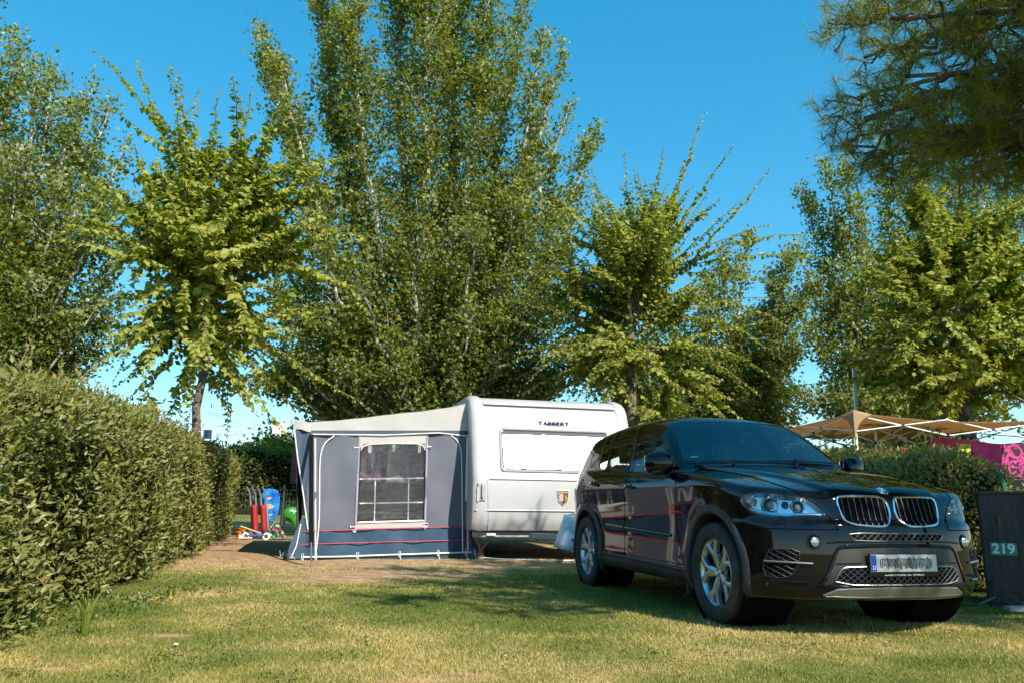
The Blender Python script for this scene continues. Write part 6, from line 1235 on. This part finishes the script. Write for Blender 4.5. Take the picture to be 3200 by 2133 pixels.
cloth('yellow_cloth', Vector((7.42, 13.0, 1.93)), .26, .22, mat('olive_yellow_cloth', (.45, .45, .05), .9), 'small yellow-green cloth hanging in front of the pink batik cloth', 'cloth', wav=.01, k=1)
cloth('orange_rag', Vector((6.12, 12.3, 1.80)), .16, .20, mat('orange_cloth', (.65, .09, .01), .9), 'orange rag hanging on the far gazebo leg above the side hedge', 'rag', wav=.03, k=2, skew=.04)
# hose over the hedge end, grey trailer box, service post with number plate, kerb
mb = MB(); M_hose = mat('green_hose', (.01, .18, .09), .5)
for k in range(4): o_ = np.array([.012, .03, 0]) * k; P = [at(3100, 1466, 8.5) + o_, at(3118, 1470, 8.35) + o_, at(3138, 1500, 8.25) + o_ * 1.4, at(3150, 1535, 8.15) + o_ * 2, at(3166, 1575, 8.1) + o_ * 2.4]; mb.tube([tuple(p) for p in smooth_poly(P, 2, False)], .007, 6)
tag(mb.build('garden_hose', M_hose, None, True), 'loops of green garden hose over the near end of the side hedge', 'hose')
gb = empty('trailer', (8.7, 12.2, 0), .2393, label='grey box trailer partly hidden behind the side hedge', cat='trailer'); MB().box((0, 0, .82), (2.6, 1.4, 1.0)).build('trailer_body', mat('trailer_grey', (.16, .17, .19), .5), gb, bevel=.03); MB().box((0, -.71, 1.0), (2.4, .02, .05)).build('trim_rail', M_satin, gb)
for x in (-.7, .7): mb = MB(); mb.lathe([(0, -.08), (.27, -.08), (.28, .08), (0, .08)], 24, 'y', (x, -.6, .28)); mb.build('wheel', M_tyre, gb, True)
SPt = empty('service_post', (4.49, 7.72, 0), -.50, label='dark wooden service post with the green number 219', cat='service post')
M_post = noisy(mat('dark_post', (.018, .016, .016), .5), (.010, .009, .010), (.035, .030, .030), 5, 6, .3, 20, stretch=(4, 4, .5))
MB().box((.28, .25, .50), (.56, .50, 1.02)).build('post_body', M_post, SPt, bevel=.006); MB().box((.28, .25, 1.018), (.60, .54, .03)).build('post_cap', M_post, SPt, bevel=.006); MB().box((.372, -.008, .50), (.012, .02, .98)).build('post_batten', M_post, SPt)
MB().box((.15, -.006, .75), (.03, .012, .10)).box((.15, -.014, .76), (.018, .02, .03)).build('socket_cover', M_gloss, SPt, bevel=.004)
ns = empty('number_sign', (.165, -.006, .50)); ns.parent = SPt; MB().box((0, 0, 0), (.215, .008, .115)).build('sign_plate', mat('sign_green', (.03, .22, .13), .5), ns, bevel=.002)
text_mesh('sign_number', '219', .125, M_white, ns, Matrix.Translation((0, -.0055, 0)) @ Matrix.Rotation(math.pi / 2, 4, 'X'), .001, bold=.003)
mb = MB(); mb.box((.9, .25, .012), (2.0, .07, .05)); k_ = mb.build('kerb', noisy(mat('concrete', (.35, .33, .30), .9), (.25, .24, .22), (.42, .40, .36), 8, 6, .4), None, bevel=.01); k_.location = (4.5, 7.0, 0); k_.rotation_euler = (0, 0, .24); tag(k_, 'low concrete kerb strip on the grass at the foot of the service post', 'kerb')
mb = MB(); mb.tube([(4.55, 7.74, .22), (4.3, 7.3, .10), (4.1, 7.2, .05), (3.7, 7.4, .02)], .012, 6); tag(mb.build('cable', M_blk, None, True), 'black cable running from the service post towards the car', 'cable')
